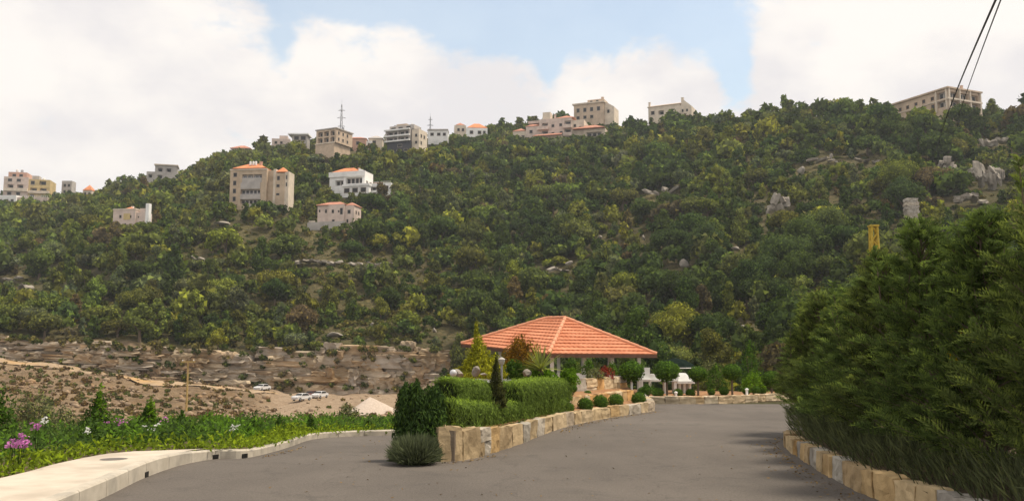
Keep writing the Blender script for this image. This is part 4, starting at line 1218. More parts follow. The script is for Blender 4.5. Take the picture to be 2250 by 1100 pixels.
    b.block(W_CREAM, -11, 9, 0, 18, -14, 14, front=[(3, 4, 5, 6), (12, 4, 5, 6)]); b.hip(M_ROOF, -8, 8, 0, 18, 14, 14, over=2)
    b = Bld('stepped_concrete_house', 'grey stepped concrete house half behind trees on the left shoulder of the hill', 'building', 352, 402, 478, 16, foot=10, free=(322, 388, 362, 394), foot_dy=6)
    b.block(W_GREY, -12, 34, 0, 36, -18, 40, front=[(6, 26, 10, 8, 'recess'), (24, 26, 10, 8, 'recess'), (6, 10, 10, 8, 'recess')]); b.block(W_GREY, -30, -12.05, 6, 34, -18, 26, front=[(4, 12, 8, 8, 'recess')]); b.box('roof_slab', W_CREAM, -14, 36, -3, 38, 40.05, 42.5)
houses()

# ---------------------------------------------------------------- masts, poles, wires
def lattice_mast(label, px, py0, py1, d, w, arms):
    p = at(px, py0, d); h = (py0-py1)*mpp(d)
    r = thing('lattice_mast', label, 'mast', p)
    mb = MB(); n = 9
    W = lambda t: w*(1-.8*t)
    for sx, sy in ((-1,-1),(1,-1),(1,1),(-1,1)):
        mb.tube([(sx*W(0), sy*W(0), 0), (sx*W(1), sy*W(1), h)], .10, 4)
    mb.build('leg_frame', M_STEEL, r)
    mb = MB()
    for i in range(n):
        t0, t1 = i/n, (i+1)/n
        for (a, b, c, e) in ((-1,-1,1,-1),(1,-1,1,1),(1,1,-1,1),(-1,1,-1,-1)):
            mb.tube([(a*W(t0), b*W(t0), h*t0), (c*W(t1), e*W(t1), h*t1)], .06, 4); mb.tube([(a*W(t1), b*W(t1), h*t1), (c*W(t1), e*W(t1), h*t1)], .05, 4)
    mb.build('bracing', M_STEEL, r)
    for t, hw in arms:
        MB().tube([(-hw, 0, h*t), (hw, 0, h*t)], .14, 5).tube([(-hw, 0, h*t), (0, 0, h*t+hw*.35)], .07, 4).tube([(hw, 0, h*t), (0, 0, h*t+hw*.35)], .07, 4).build('cross_arm', M_STEEL, r)
    MB().tube([(0, 0, h), (0, 0, h*1.12)], .06, 5).build('antenna', M_STEEL, r)
    return r
def masts():
    r = lattice_mast('tall grey lattice mast with cross arms behind the sandy block on the ridge', 749, 322, 226, 470, .9, ((.48, 2.0), (.68, 2.4), (.86, 1.8)))
    for x, z in ((1.0, 9.5), (-.8, 8.0), (.9, 7.0)): MB().box(x-.5, x+.5, -.6, .6, z-.9, z+.9).build('dish_panel', M_STEEL, r)
    lattice_mast('thin lattice mast with cross arms above the low white ridge house', 945, 320, 254, 490, .6, ((.45, 1.8), (.7, 1.8), (.9, 1.2)))
masts()
M_POLE = surf('ochre_pole', (.42, .29, .10), (.52, .37, .15), 3, .85, c3=(.3, .2, .08), s3=1.5)
def poles():
    p = on_terr(409, 905, 60, 200)
    h = (905-795)*mpp(p.y)
    r = thing('utility_pole', 'ochre wooden utility pole with a short crossbar standing in the rubble', 'utility pole', (p.x, p.y, p.z-.5))
    MB().tube([(0,0,0), (.02,0,h*.5), (0,0,h+.5)], [.20, .17, .13], 8).build('shaft', M_POLE, r)
    MB().box(-1.15, 1.15, -.12, .12, h+.25, h+.5).build('crossbar', M_POLE, r)
    for x in (-.95, .95): MB().lathe([(.07, 0), (.1, .1), (.05, .25)], 8, (x, 0, h+.5)).build('insulator', W_WHITE, r)
    # stout ochre pole behind the right hedge
    d = 52; p = at(1919, 498, d); zb = tz(p.x, d)
    r = thing('lattice_pole', 'mustard yellow tapered lattice pole rising behind the right hedge', 'utility pole', (p.x, d, zb))
    H = p.z - zb
    m = surf('mustard_paint', (.42, .29, .035), (.55, .40, .06), 5, .8, c3=(.26, .20, .05), s3=2.0)
    mb = MB(); w = lambda t: .36 - .20*t
    for sx, sy in ((-1,-1),(1,-1),(1,1),(-1,1)): mb.tube([(sx*w(0), sy*w(0), 0), (sx*w(1), sy*w(1), H)], .07, 5)
    mb.build('leg_frame', m, r)
    mb = MB(); n = 26
    for i in range(n):
        t0, t1 = i/n, (i+1)/n
        for (a, b, c, e) in ((-1,-1,1,-1),(1,-1,1,1),(1,1,-1,1),(-1,1,-1,-1)):
            if i % 2: a, b, c, e = c, e, a, b
            mb.tube([(a*w(t0), b*w(t0), H*t0), (c*w(t1), e*w(t1), H*t1)], .05, 4)
    mb.build('bracing', m, r)
    MB().box(-.25, .25, -.25, .25, H, H+.1).build('cap', m, r)
    return Vector((p.x, d, p.z+.1))
POLE_TOP = poles()
M_WIRE = surf('black_cable', (.015, .015, .016), (.025, .025, .025), 5, .6)
def wires():
    def wire(label, a, b, sag, rad, n=40):
        a, b = Vector(a), Vector(b); pts = []
        for i in range(n+1):
            t = i/n; p = a.lerp(b, t); p.z -= sag*4*t*(1-t); pts.append(p - a)
        o = MB().tube(pts, rad, 5).build('overhead_cable', M_WIRE, None, loc=a)
        tag(o, label, 'cable', 'overhead cables')
    # from a pole behind the camera on the right, out over the valley to the slope
    a = at(2215, -60, 22); b = at(2046, 380, 150); wire('thick black overhead cable coming down in front of the ridge mansion', a, b, -1.2, .036)
    a = at(2222, -60, 23); b = at(2080, 360, 165); wire('thinner dark overhead cable just right of the thick one', a, b, -1.0, .024)
    wire('thin slack cable from the top of the mustard pole to the pale rock pillar', POLE_TOP, at(2010, 440, 150), 4.0, .018)
wires()

# ---------------------------------------------------------------- rock cut, ledges, boulders, rubble
def rock_cut():
    r = bpy.data.objects.new('rock_cut', None); COL.objects.link(r); tag(r, kind='structure')
    meshes = [stone_block(s+400, 3, .10, .06) for s in range(9)]
    for me in meshes: me.materials.append(m_cliff)
    tones = [(.56, .48, .38), (.53, .47, .40), (.56, .47, .35), (.51, .40, .28), (.49, .43, .36), (.55, .42, .28), (.52, .45, .36)]
    g = random.Random(5)
    XS = [-300, 0, 150, 285, 400, 480, 570, 660, 740, 900, 1000]
    for layer in range(8):
        px = -250.0 + g.uniform(0, 30)
        while px < 985:
            w = g.choice((g.uniform(14, 40), g.uniform(30, 80)))
            pm = px + w/2
            base = np.interp(pm, XS, [790, 790, 806, 826, 838, 845, 850, 858, 864, 868, 868]) + 3
            top = np.interp(pm, XS, [738, 738, 746, 756, 768, 772, 772, 768, 764, 762, 768]) + 12*(float(fbm(np.array([pm/60]), np.array([3.3]))[0])-.5)*2
            d = np.interp(pm, [0, 285, 570, 1000], [206, 203, 207, 208]) - 1.8 + layer*.24 + (.5 if layer % 3 == 1 else 0) + g.uniform(-.35, .3)
            k = mpp(d); hh = (base-top)/8
            if layer > 5 and g.random() < .22*(layer-5): px += w; continue
            p = at(pm, base - hh*(layer+.5), d)
            o = link('rock_block', g.choice(meshes), r)
            o.location = p; o.scale = (w*k*1.06, 3.4, hh*k*g.choice((1.02, 1.1, 2.0))); o.rotation_euler = (g.gauss(0, .03), g.gauss(0, .008) + .012, g.gauss(0, .04))
            t = g.choice(tones); q = g.uniform(.82, 1.12); o.color = (t[0]*q, t[1]*q, t[2]*q, 1)
            px += w
rock_cut()
ROUGH = [stone_block(s+700, 2, .14, .30) for s in range(6)]
for me in ROUGH: me.materials.append(m_rock)
def hill_rocks():
    def rk(name, label, cat, px, py, w, h, n=1, meshes=None, dep=1.0, lift=.25, dmax=None, mat=None):
        p = on_terr(px, py + h*.5)
        d = p.y - 2.2; k = mpp(d)
        p = at(px, py, d)
        FOOT.append((p.x, p.y, max(2.2, w*k*.5))); VIEW_FREE.append((px-w*.45, px+w*.45, py-h*.5, py+h*.45, 0, d-.5))
        g = random.Random(int(px*7+py))
        ms = meshes or (BOULDERS if n == 1 else ROUGH)
        if n == 1:
            o = link(name, g.choice(ms)); o.location = p; o.scale = (w*k, max(1.5, w*k*.7)*dep, h*k*1.35); o.rotation_euler = (g.gauss(0, .1), g.gauss(0, .1), g.uniform(-.4, .4)); tag(o, label, cat, 'pale rocks on the hillside'); return
        r = thing(name, label, cat, p, 0, 'pale rocks on the hillside')
        for i in range(n):
            fx = (i+.5)/n - .5
            o = link('rock', g.choice(ms), r); o.location = (fx*w*k, g.uniform(-.4, .4), g.uniform(-.35, .3)*h*k); o.scale = (w*k/n*g.uniform(.7, 1.35), 1.8, h*k*g.uniform(.22, .62)); o.rotation_euler = (g.gauss(0, .25), g.gauss(0, .25), g.uniform(0, 6))
    rk('boulder', 'bright cream square boulder alone among trees above the gazebo roof right side', 'boulder', 1504, 580, 27, 27)
    rk('boulder', 'slanting pale boulder with a small one below, up right of the square boulder', 'boulder', 1618, 546, 26, 14)
    rk('boulder', 'small white boulder right of the gazebo peak on the lower slope', 'boulder', 1632, 717, 17, 13)
    rk('boulder', 'small upright white rock left of the square boulder', 'boulder', 1414, 522, 9, 18)
    rk('boulder', 'grey flat rock on the middle slope above the gazebo peak', 'boulder', 1318, 520, 20, 11)
    rk('boulder', 'pale slanted slab rock above the gazebo peak', 'boulder', 1250, 578, 24, 14)
    rk('rock_ledge', 'long low pale ledge just above the gazebo peak', 'rock ledge', 1228, 592, 44, 9, 3)
    rk('rock_ledge', 'long pale stone ledge on the upper middle slope', 'rock ledge', 1452, 420, 76, 16, 4)
    rk('rock_outcrop', 'dark and pale outcrop with a flat top right of the long ledge', 'rock outcrop', 1708, 450, 50, 42, 6)
    rk('boulder', 'rounded pale boulder above the flat-topped outcrop', 'boulder', 1760, 375, 22, 24)
    rk('rock_ledge', 'thin pale ledge with a standing stone on the right upper slope', 'rock ledge', 1815, 353, 80, 13, 4)
    rk('boulder', 'standing pale stone on the thin ledge of the right upper slope', 'boulder', 1827, 342, 10, 20)
    rk('rock_ledge', 'broken pale ledge below the middle of the right ridge', 'rock ledge', 1905, 352, 60, 12, 3)
    rk('rock_outcrop', 'grey jagged outcrop under the overhead cables', 'rock outcrop', 2080, 358, 34, 32, 5)
    rk('rock_outcrop', 'large broken rock face near the right edge', 'rock outcrop', 2170, 385, 80, 60, 12)
    rk('rock_outcrop', 'weathered beige rock face below the ridge at the right edge', 'rock outcrop', 2185, 307, 66, 36, 7)
    rk('rock_ledge', 'pale bedded ledge right of the rock pillar', 'rock ledge', 2132, 440, 74, 26, 4)
    rk('boulder', 'pale speckled boulder peeping over the right hedge', 'boulder', 2040, 552, 34, 36)
    rk('rock_ledge', 'thin stone terrace wall on the slope below the pink villa', 'rock ledge', 700, 574, 110, 10, 6)
    rk('rock_ledge', 'pale terrace ledge right below the white villa side of the slope', 'rock ledge', 815, 580, 100, 10, 5)
    rk('rock_ledge', 'short pale terrace wall left of the villa terraces', 'rock ledge', 436, 568, 32, 9, 2)
    rk('boulder', 'flat pale boulder at the top of the rock cut', 'boulder', 735, 735, 50, 14)
    rk('boulder', 'small white boulder above the rock cut', 'boulder', 818, 711, 12, 12)
    rk('boulder', 'pair-like white rock left of the gazebo on the lower slope', 'boulder', 955, 726, 12, 14)
    rk('rock_ledge', 'pale dry terrace wall at the left edge of the slope', 'rock ledge', 20, 612, 60, 12, 3)
    rk('rock_ledge', 'second lower pale terrace wall near the left edge', 'rock ledge', 58, 628, 34, 8, 2)
    rk('boulder', 'low pale boulder on the bare slope under the apartment block', 'boulder', 490, 490, 44, 12)
    # rock pillar
    p = on_terr(2004, 492); d = p.y - 2; k = mpp(d); p = at(2004, 492, d)
    r = thing('rock_pillar', 'pale stratified rock pillar standing alone above the right hedge', 'rock pillar', p)
    FOOT.append((p.x, p.y, 3)); VIEW_FREE.append((1988, 2020, 434, 488, 2, d-.5))
    z = -3.0*k; g = random.Random(3)
    while z < 56*k:
        h = g.uniform(7, 12)*k
        o = link('rock', g.choice(STONES), r); o.location = (g.gauss(0, 1)*k, 0, z+h/2); o.scale = (g.uniform(22, 28)*k, 20*k, h*1.02); t = g.choice(((.50, .47, .43), (.58, .53, .47), (.46, .44, .42))); o.color = (*t, 1); z += h
hill_rocks()
def rubble():
    g = np.random.default_rng(9)
    V, F = ICO1
    VS, FS = [], []; n = 0
    m = surf('rubble_stone', (.17, .115, .07), (.38, .29, .20), .9, .95, 6, coord='World', c3=(.30, .19, .10), s3=.2, bump=.06, bscale=3)
    for _ in range(4200):
        y = g.uniform(112, 204); x = y*g.uniform(-.64, -.07)
        px = CX + FPX*x/y
        if px > 600 and y > 153 and g.random() < .95: continue
        # heaps gather along banks
        if fbm(np.array([x/14.]), np.array([y/10.]))[0] < .45 and g.random() < .75: continue
        s = g.lognormal(math.log(.24), .55); s = min(s, 1.0)
        v = V*(1+g.normal(0, .18, (len(V), 1)))*s*np.array([1, .9, .7]) + [x, y, tz(x, y) + s*.2]
        VS.append(v); FS.append(F + n); n += len(V)
    v = np.concatenate(VS); f = np.concatenate(FS)
    o = link('rubble', arrays_mesh('rubble', v, np.full(len(f), 3), f.ravel(), m)); tag(o, 'brown stony rubble strewn over the banks below the rock cut', 'rubble', kind='stuff')
rubble()
def dirt_track():
    m = surf('pale_dirt', (.26, .19, .12), (.40, .30, .20), .5, .95, 6, coord='World', c3=(.40, .25, .11), s3=.08, bump=.05, bscale=2)
    for pts, w in (([(-60, 786), (30, 797), (150, 812), (285, 832), (400, 846), (500, 856), (600, 864)], 2.6),):
        line = resample([on_terr(a, b, 70, 230) for a, b in pts], .8)
        v = []; 
        for i, p in enumerate(line):
            s = side(line, i)
            for q in range(5):
                c = p + s*(q/4-.5)*2*w; v.append((c.x, c.y, max(tz(c.x, c.y), tz(c.x, c.y-.6), tz(c.x+.6, c.y), tz(c.x-.6, c.y)) + (.12 if q in (0, 4) else .25)))
        f = [(i*5+j, i*5+j+1, (i+1)*5+j+1, (i+1)*5+j) for i in range(len(line)-1) for j in range(4)]
        o = MB().add(v, f).build('dirt_track', m, smooth=True); tag(o, kind='structure')
dirt_track()
def gravel_heap():
    p = on_terr(812, 908, 60, 200); k = mpp(p.y)*1.5
    g = np.random.default_rng(4); mb = MB(); n = 28; v = []; rows = 9
    for i in range(rows):
        t = i/(rows-1)
        for j in range(n):
            a = 2*math.pi*j/n; r = (1-t)**.92*46*k*(1+.10*math.sin(a*3+1)+g.normal(0, .02)) 
            v.append((r*math.cos(a)*(1+.1*math.cos(a)), r*math.sin(a)*.8, t*27*k*(1-.06*(1-t)) - .4))
    f = [(i*n+j, i*n+(j+1) % n, (i+1)*n+(j+1) % n, (i+1)*n+j) for i in range(rows-1) for j in range(n)]
    m = surf('gravel', (.44, .36, .29), (.56, .47, .39), 3, .95, 6, bump=.12, bscale=4)
    o = mb.add(v, f).build('gravel_heap', m, None, smooth=True, loc=p); tag(o, 'pale cone of gravel heaped on the dirt platform', 'gravel heap')
    r = thing('cut_stone_pile', 'pile of pale cut stone blocks left of the big dark bush', 'stone pile', on_terr(856, 936, 60, 180)); k = mpp(r.location.y)
    for x, y, z, w in ((-8, 0, 6, 12), (4, 1, 4, 13), (12, -2, 5, 9), (-4, 2, 14, 11), (6, 2, 12, 9), (-10, -3, -2, 10), (3, -4, -3, 11)):
        put_stone(r, (x*k, y*k, z*k), w*k, w*k*.8, 9*k, rnd.uniform(-.4, .4), (.72, .62, .48))
gravel_heap()

# cars on the dirt platform
M_TYRE = surf('tyre', (.02, .02, .02), (.03, .03, .03), 5, .8)
M_LAMPG = surf('lamp_glass', (.6, .6, .6), (.7, .7, .7), 5, .2)
def car_meshes(paint):
    prof = [(-2.1, .35), (-2.15, .75), (-1.95, .95), (-1.1, 1.02), (-.55, 1.45), (.9, 1.48), (1.6, 1.05), (2.05, .98), (2.15, .7), (2.1, .35)]
    v, f = [], []
    W = [.82, .86, .86, .84, .66, .66, .80, .84, .86, .82]
    n = len(prof)
    for s in (-1, 1):
        for (x, z), w in zip(prof, W): v.append((x, s*w, z))
    f = [(i, (i+1) % n, n+(i+1) % n, n+i) for i in range(n)] + [tuple(range(n-1, -1, -1)), tuple(range(n, 2*n))]
    body = MB().add(v, f).mesh('body', paint)
    win = MB()
    win.add([(-1.02, -.8, 1.06), (-1.02, .8, 1.06), (-.6, .64, 1.40), (-.6, -.64, 1.40)], [(0, 1, 2, 3)])
    win.v = [(a-.03, b, c+.03) for a, b, c in win.v]
    rear = MB().add([(.97, -.64, 1.46), (.97, .64, 1.46), (1.55, .77, 1.11), (1.55, -.77, 1.11)], [(0, 1, 2, 3)])
    sidew = []
    for s in (-1, 1):
        sidew.append(MB().add([(-.95, s*.855, 1.05), (1.35, s*.845, 1.08), (.85, s*.70, 1.42), (-.5, s*.70, 1.42)], [(0, 1, 2, 3)] if s < 0 else [(3, 2, 1, 0)]).mesh('side_window', M_GLASS))
    wheel = MB().lathe([(.2, -.1), (.32, -.1), (.33, 0), (.32, .1), (.2, .1)], 14).mesh('wheel', M_TYRE)
    rim = MB().lathe([(.19, -.11), (.19, .11)], 10).mesh('rim', M_STEEL)
    lamp = MB().box(-2.2, -2.1, -.12, .12, .68, .82).mesh('headlight', M_LAMPG)
    return body, win.mesh('windscreen', M_GLASS), rear.mesh('rear_window', M_GLASS), sidew, wheel, rim, lamp
def cars():
    white = surf('white_car_paint', (.60, .60, .60), (.66, .66, .66), 2, .35, spec=.5); red = surf('dark_car_paint', (.10, .035, .03), (.12, .04, .035), 2, .3, spec=.5)
    for label, px, py, d, rz, paint in (('white car parked on the left of the dirt platform', 576, 862, 198, 72, white), ('white van-like car, largest and frontmost on the dirt platform', 663, 876, 180, 62, white),
                                        ('dark red car half hidden between two white cars on the dirt platform', 684, 868, 190, 80, red), ('white car behind on the right of the dirt platform', 703, 872, 188, 74, white)):
        p = at(px, py, d); z = tz(p.x, p.y)
        r = thing('parked_car', label, 'car', (p.x, p.y, z+.02), R(rz), 'cars parked on the dirt platform')
        body, ws, rw, sw, wheel, rim, lamp = car_meshes(paint)
        link('body', body, r); link('windscreen', ws, r); link('rear_window', rw, r)
        for m in sw: link('side_window', m, r)
        for x in (-1.35, 1.35):
            for y in (-.78, .78):
                w = link('wheel', wheel, r, (x, y, .33)); w.rotation_euler = (R(90), 0, 0); link('rim', rim, w)
        for y in (-.6, .6): link('headlight', lamp, r, (0, y, 0))
cars()
plant_hillside()
# ---------------------------------------------------------------- planted island with terraces
ISL = [on_z(966, 1012), on_z(1005, 1011), on_z(1060, 1000), on_z(1140, 976), on_z(1240, 938), on_z(1330, 919), on_z(1400, 908), on_z(1440, 903)]
def off_line(pts, o, dz=0.0):
    return [p + side(pts, i)*o + Vector((0, 0, dz)) for i, p in enumerate(pts)]
def build_island_walls():
    hh = lambda t: np.interp(t, [0, .03, .07, .12, .2, .4, .6, 1], [.62, .57, .52, .47, .43, .38, .33, .30])
    w1 = [(.50, .40, .26), (.54, .43, .28), (.46, .36, .23), (.48, .41, .33), (.43, .41, .38), (.46, .43, .39), (.52, .37, .19), (.56, .46, .32)]
    stone_wall('front_stone_wall', 'curved low wall of large beige and grey limestone blocks edging the planted island', ISL, hh, .30, (.50, .95), tones=w1, two_courses=lambda t: .22 if t < .35 else 0.05)
    # left flank of the island, going back behind the big bush
    stone_wall('side_stone_wall', 'short stone wall at the left tip of the island behind the dark bush', [Vector((-1.75, 23.0, -.2)), Vector((-1.62, 19.5, -.1)), Vector((-1.45, 17.5, -.03)), ISL[0] + Vector((.0, .14, 0))], lambda t: .5 + .04*t, .28, (.4, .6), tones=w1)
    a = off_line(ISL, 1.15)
    # lower and upper terrace walls
    lw = [Vector((.9, 25.0, 0)), Vector((1.75, 26.5, 0)), Vector((3.0, 28.8, 0)), Vector((4.25, 31.4, 0))]
    stone_wall('lower_terrace_wall', 'lower terrace wall of orange-stained stones behind the row of ball shrubs', lw, lambda t: .63, .28, (.40, .75), base=.15, tones=[(.60, .42, .22), (.62, .48, .30), (.58, .36, .15), (.58, .50, .36), (.62, .54, .42)])
    uw = [Vector((1.0, 27.3, 0)), Vector((1.68, 28.5, 0)), Vector((2.9, 30.3, 0)), Vector((4.2, 32.6, 0))]
    stone_wall('upper_terrace_wall', 'upper terrace wall of rough orange and grey stones below the gazebo', uw, lambda t: 1.08, .30, (.45, .9), base=.6, tones=[(.58, .42, .24), (.60, .48, .33), (.58, .36, .16), (.48, .46, .43), (.64, .55, .42)], two_courses=lambda t: .5)
    back = [on_z(1418, 884), on_z(1500, 884.5), on_z(1580, 883), on_z(1710, 877.5), on_z(1840, 872)]
    stone_wall('back_stone_kerb', 'low kerb of small pale limestone blocks along the far side of the road', back, lambda t: .24, .26, (.42, .80), tones=[(.66, .56, .42), (.62, .50, .35), (.68, .60, .48), (.60, .46, .29)])
    end = [ISL[-1] + Vector((.0, .28, 0)), ISL[-1] + Vector((.2, 1.6, 0)), on_z(1418, 884) + Vector((.0, .0, 0))]
    stone_wall('return_stone_kerb', 'short stone kerb joining the front wall to the far kerb', end, lambda t: .30, .24, (.4, .6), tones=w1)
    # soil of the beds, stepped behind the walls
    fr = resample(off_line(ISL, .2), .35)
    def bed(name, front, z0, backline, z1, n=8):
        f_ = resample(front, .35); b_ = resample(backline, .35); m = 24; v = []
        for i in range(m):
            p = f_[int(i/(m-1)*(len(f_)-1))]; q = b_[int(i/(m-1)*(len(b_)-1))]
            for j in range(n):
                t = j/(n-1); x = p.x+(q.x-p.x)*t; y = p.y+(q.y-p.y)*t
                zz = (z0[0]+(z0[1]-z0[0])*i/(m-1))*(1-t) + (z1[0]+(z1[1]-z1[0])*i/(m-1))*t
                v.append((x, y, zz + (vnoise(np.array([x*3]), np.array([y*3]))[0]-.5)*.05))
        fs = [(i*n+j, (i+1)*n+j, (i+1)*n+j+1, i*n+j+1) for i in range(m-1) for j in range(n-1)]
        o = MB().add(v, fs).build(name, m_soil, smooth=True); tag(o, kind='structure')
        if o.data.polygons[0].normal.z < 0: o.data.flip_normals()
    mid = [Vector((-1.5, 18.2, 0)), Vector((-.75, 18.9, 0)), Vector((.1, 21.3, 0)), Vector((.9, 25.1, 0)), Vector((1.8, 26.6, 0)), Vector((3.05, 28.9, 0)), Vector((4.3, 31.5, 0))]
    bed('island_bed', off_line(ISL, .2), (.52, .22), mid, (.62, .28))
    up = [Vector((-1.6, 19.6, 0)), Vector((-.7, 20.0, 0)), Vector((.2, 23.0, 0)), Vector((1.0, 27.4, 0)), Vector((1.75, 28.6, 0)), Vector((2.95, 30.4, 0)), Vector((4.25, 32.7, 0))]
    bed('terrace_bed', mid, (.68, .60), up, (.8, .66))
    bk = [Vector((-1.9, 24, 0)), Vector((-1.5, 28, 0)), Vector((-.9, 33, 0)), Vector((.7, 36.2, 0)), Vector((2.4, 37, 0)), Vector((4.2, 36.2, 0))]
    bed('upper_bed', up, (1.10, 1.02), bk, (.95, .3))
    far = [Vector((x, y, 0)) for x, y in ((4.4, 41), (8.5, 41.5), (12, 42), (18, 46))]
    bed('far_bed', [p + Vector((0, .2, 0)) for p in back[:1]] + back[1:], (.20, .16), far, (.25, .0))
build_island_walls()

# ---- foliage builders for near planting
def path_pts(pts, n, g):
    q = resample(pts, .05); i = g.integers(0, len(q)-1, n); t = g.random(n)
    A = np.array([p[:] for p in q]); S = np.array([side(q, k)[:] for k in range(len(q))])
    T = np.stack([S[:, 1], -S[:, 0], S[:, 2]], 1)
    return A[i]*(1-t[:, None]) + A[i+1]*t[:, None], S[i], T[i], (i+t)/(len(q)-1)
def hedge(name, label, cat, pts, width, bot, top, n, lmat, length, lw, seed, wob=.05, group=None, up=(0, 0, 1), coremat=None):
    g = np.random.default_rng(seed)
    c, s, t_, u = path_pts(pts, n, g)
    b = np.array([bot(x) for x in u]); h = np.array([top(x) for x in u])
    hw = width/2
    # straight sides, rounded back over the top
    H = (h-b).mean(); k0 = .50; low = g.random(n) < (2*H*k0)/(2*H*k0 + math.pi*.5*(hw + H*(1-k0)))
    an = g.random(n)*math.pi; sg = np.where(g.random(n) < .5, -1., 1.)
    lx = np.where(low, sg*hw, hw*np.sign(np.cos(an))*np.abs(np.cos(an))**.8); lz = np.where(low, g.random(n)*k0, k0 + (1-k0)*np.sin(an)**.9)
    zz = b + (h-b)*lz
    bump = (fbm(c[:, 0]*3+lz*2, c[:, 1]*3+lx*3, 3)-.5)*wob*2
    nrm = np.where(low[:, None], s*sg[:, None], s*np.cos(an)[:, None] + np.array([0, 0, 1.])*np.sin(an)[:, None]*1.1)
    nrm = unit(nrm)
    p = c + s*lx[:, None]; p[:, 2] = zz
    p = p + nrm*(bump + g.normal(-.02, .03, n))[:, None]
    q = leaf_quads(p, nrm, length, lw, g, updir=np.array(up) + s*0, spread=.5)
    r = thing(name, label, cat, pts[0], 0, group)
    org = np.array(pts[0][:])
    # ends
    ev = []
    for e, sgn in ((0, 1), (1, -1)):
        m = max(60, int(n*.05)); kk = resample(pts, .05); P = np.array(kk[0 if e == 0 else -1][:]); S = np.array(side(kk, 0 if e == 0 else len(kk)-1)[:]); T = np.array([S[1], -S[0], 0])*(-1 if e == 0 else 1)
        zz = g.random(m); pp = P + S*(g.uniform(-hw*.9, hw*.9, m))[:, None]; pp[:, 2] = bot(e) + (top(e)-bot(e))*zz
        ev.append(leaf_quads(pp + T*g.normal(0, .03, (m, 1)), np.repeat(T[None], m, 0), length, lw, g, updir=np.repeat(np.array(up)[None].astype(float), m, 0), spread=.5))
    q = np.concatenate([q] + ev)
    lv_ = g.random(len(q)//4); lv_[:n] = np.clip(lv_[:n]*.75 + .42*np.clip((lz-.72)/.28, 0, 1)**2, 0, 1)      # leaf tone raised towards the top, painting in sunlight on it
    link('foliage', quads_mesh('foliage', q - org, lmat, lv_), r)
    kk = resample(pts, .2); v = []
    for i, p in enumerate(kk):
        S = side(kk, i); x = i/(len(kk)-1)
        for o, z in ((-hw+.06, bot(x)-.05), (-hw+.06, bot(x)+(top(x)-bot(x))*.5), (-hw*.55, top(x)-.10), (hw*.55, top(x)-.10), (hw-.06, bot(x)+(top(x)-bot(x))*.5), (hw-.06, bot(x)-.05)):
            w = p + S*o; v.append((w.x-org[0], w.y-org[1], z-org[2]))
    f = [(i*6+j, (i+1)*6+j, (i+1)*6+(j+1) % 6, i*6+(j+1) % 6) for i in range(len(kk)-1) for j in range(6)] + [tuple(range(5, -1, -1)), tuple((len(kk)-1)*6+j for j in range(6))]
    MB().add(v, f).build('branches', coremat or m_twig, r)
    return r
m_twig = foliage_mat('inner_twigs', (.022, .030, .012), trans=0, vary=.1)
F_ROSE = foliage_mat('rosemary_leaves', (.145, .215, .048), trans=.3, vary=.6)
F_BALL = foliage_mat('box_leaves', (.075, .140, .028), trans=.25, vary=.5)
F_DARK = foliage_mat('cypress_leaves', (.042, .076, .024), trans=.2, vary=.55)
F_BROWN = foliage_mat('dull_conifer_leaves', (.060, .066, .028), trans=.25, vary=.6)
F_LAV = foliage_mat('lavender_leaves', (.115, .135, .075), trans=.25, vary=.5, tint=(1.1, 1.1, .9))
F_GOLD = foliage_mat('golden_leaves', (.26, .27, .03), trans=.35, vary=.5)
F_ORANGE = foliage_mat('rust_leaves', (.20, .12, .022), trans=.35, vary=.55, tint=(1.2, .9, .6))
F_FRESH = foliage_mat('fresh_leaves', (.11, .205, .022), trans=.4, vary=.5)
F_YUCCA = foliage_mat('yucca_leaves', (.22, .25, .075), trans=.3, vary=.45)
F_SHRUB = foliage_mat('shrub_leaves', (.060, .115, .024), trans=.35, vary=.55)
F_GREY = foliage_mat('olive_grey_leaves', (.13, .145, .075), trans=.3, vary=.6)
F_HEDGE = foliage_mat('leyland_leaves', obj=True, trans=.4, vary=.8, tint=(1.4, 1.28, .7))
F_PINK = foliage_mat('pink_petals', (.50, .19, .42), trans=.4, vary=.35, tint=(1.1, 1.0, 1.1))
F_WHITE = foliage_mat('white_petals', (.72, .72, .68), trans=.4, vary=.2, tint=(1, 1, 1))
F_YELLOW = foliage_mat('yellow_leaves', (.42, .30, .015), trans=.4, vary=.4)
F_RED = foliage_mat('red_leaves', (.20, .04, .03), trans=.3, vary=.4)

def hedges():
    l1 = [p for p in resample(off_line(resample(ISL, .3), .64), .6) if p.y < 25.2]
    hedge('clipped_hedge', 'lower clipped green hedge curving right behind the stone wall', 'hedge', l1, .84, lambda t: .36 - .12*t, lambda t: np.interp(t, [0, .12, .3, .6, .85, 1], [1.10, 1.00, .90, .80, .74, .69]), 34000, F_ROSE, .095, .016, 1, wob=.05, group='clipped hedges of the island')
    l2 = [Vector((-1.38, 18.3, 0)), Vector((-1.0, 18.75, 0)), Vector((-.62, 19.5, 0))]
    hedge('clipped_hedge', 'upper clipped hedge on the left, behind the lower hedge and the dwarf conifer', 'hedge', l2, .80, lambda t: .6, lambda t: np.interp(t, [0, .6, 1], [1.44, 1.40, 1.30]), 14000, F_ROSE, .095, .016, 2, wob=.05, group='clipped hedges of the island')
    l3 = [Vector((-.15, 20.8, 0)), Vector((.35, 22.3, 0)), Vector((1.35, 25.9, 0))]
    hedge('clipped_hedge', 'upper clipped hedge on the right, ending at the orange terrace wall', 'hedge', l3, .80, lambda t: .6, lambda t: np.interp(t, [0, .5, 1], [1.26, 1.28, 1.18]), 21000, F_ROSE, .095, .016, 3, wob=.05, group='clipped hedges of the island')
hedges()

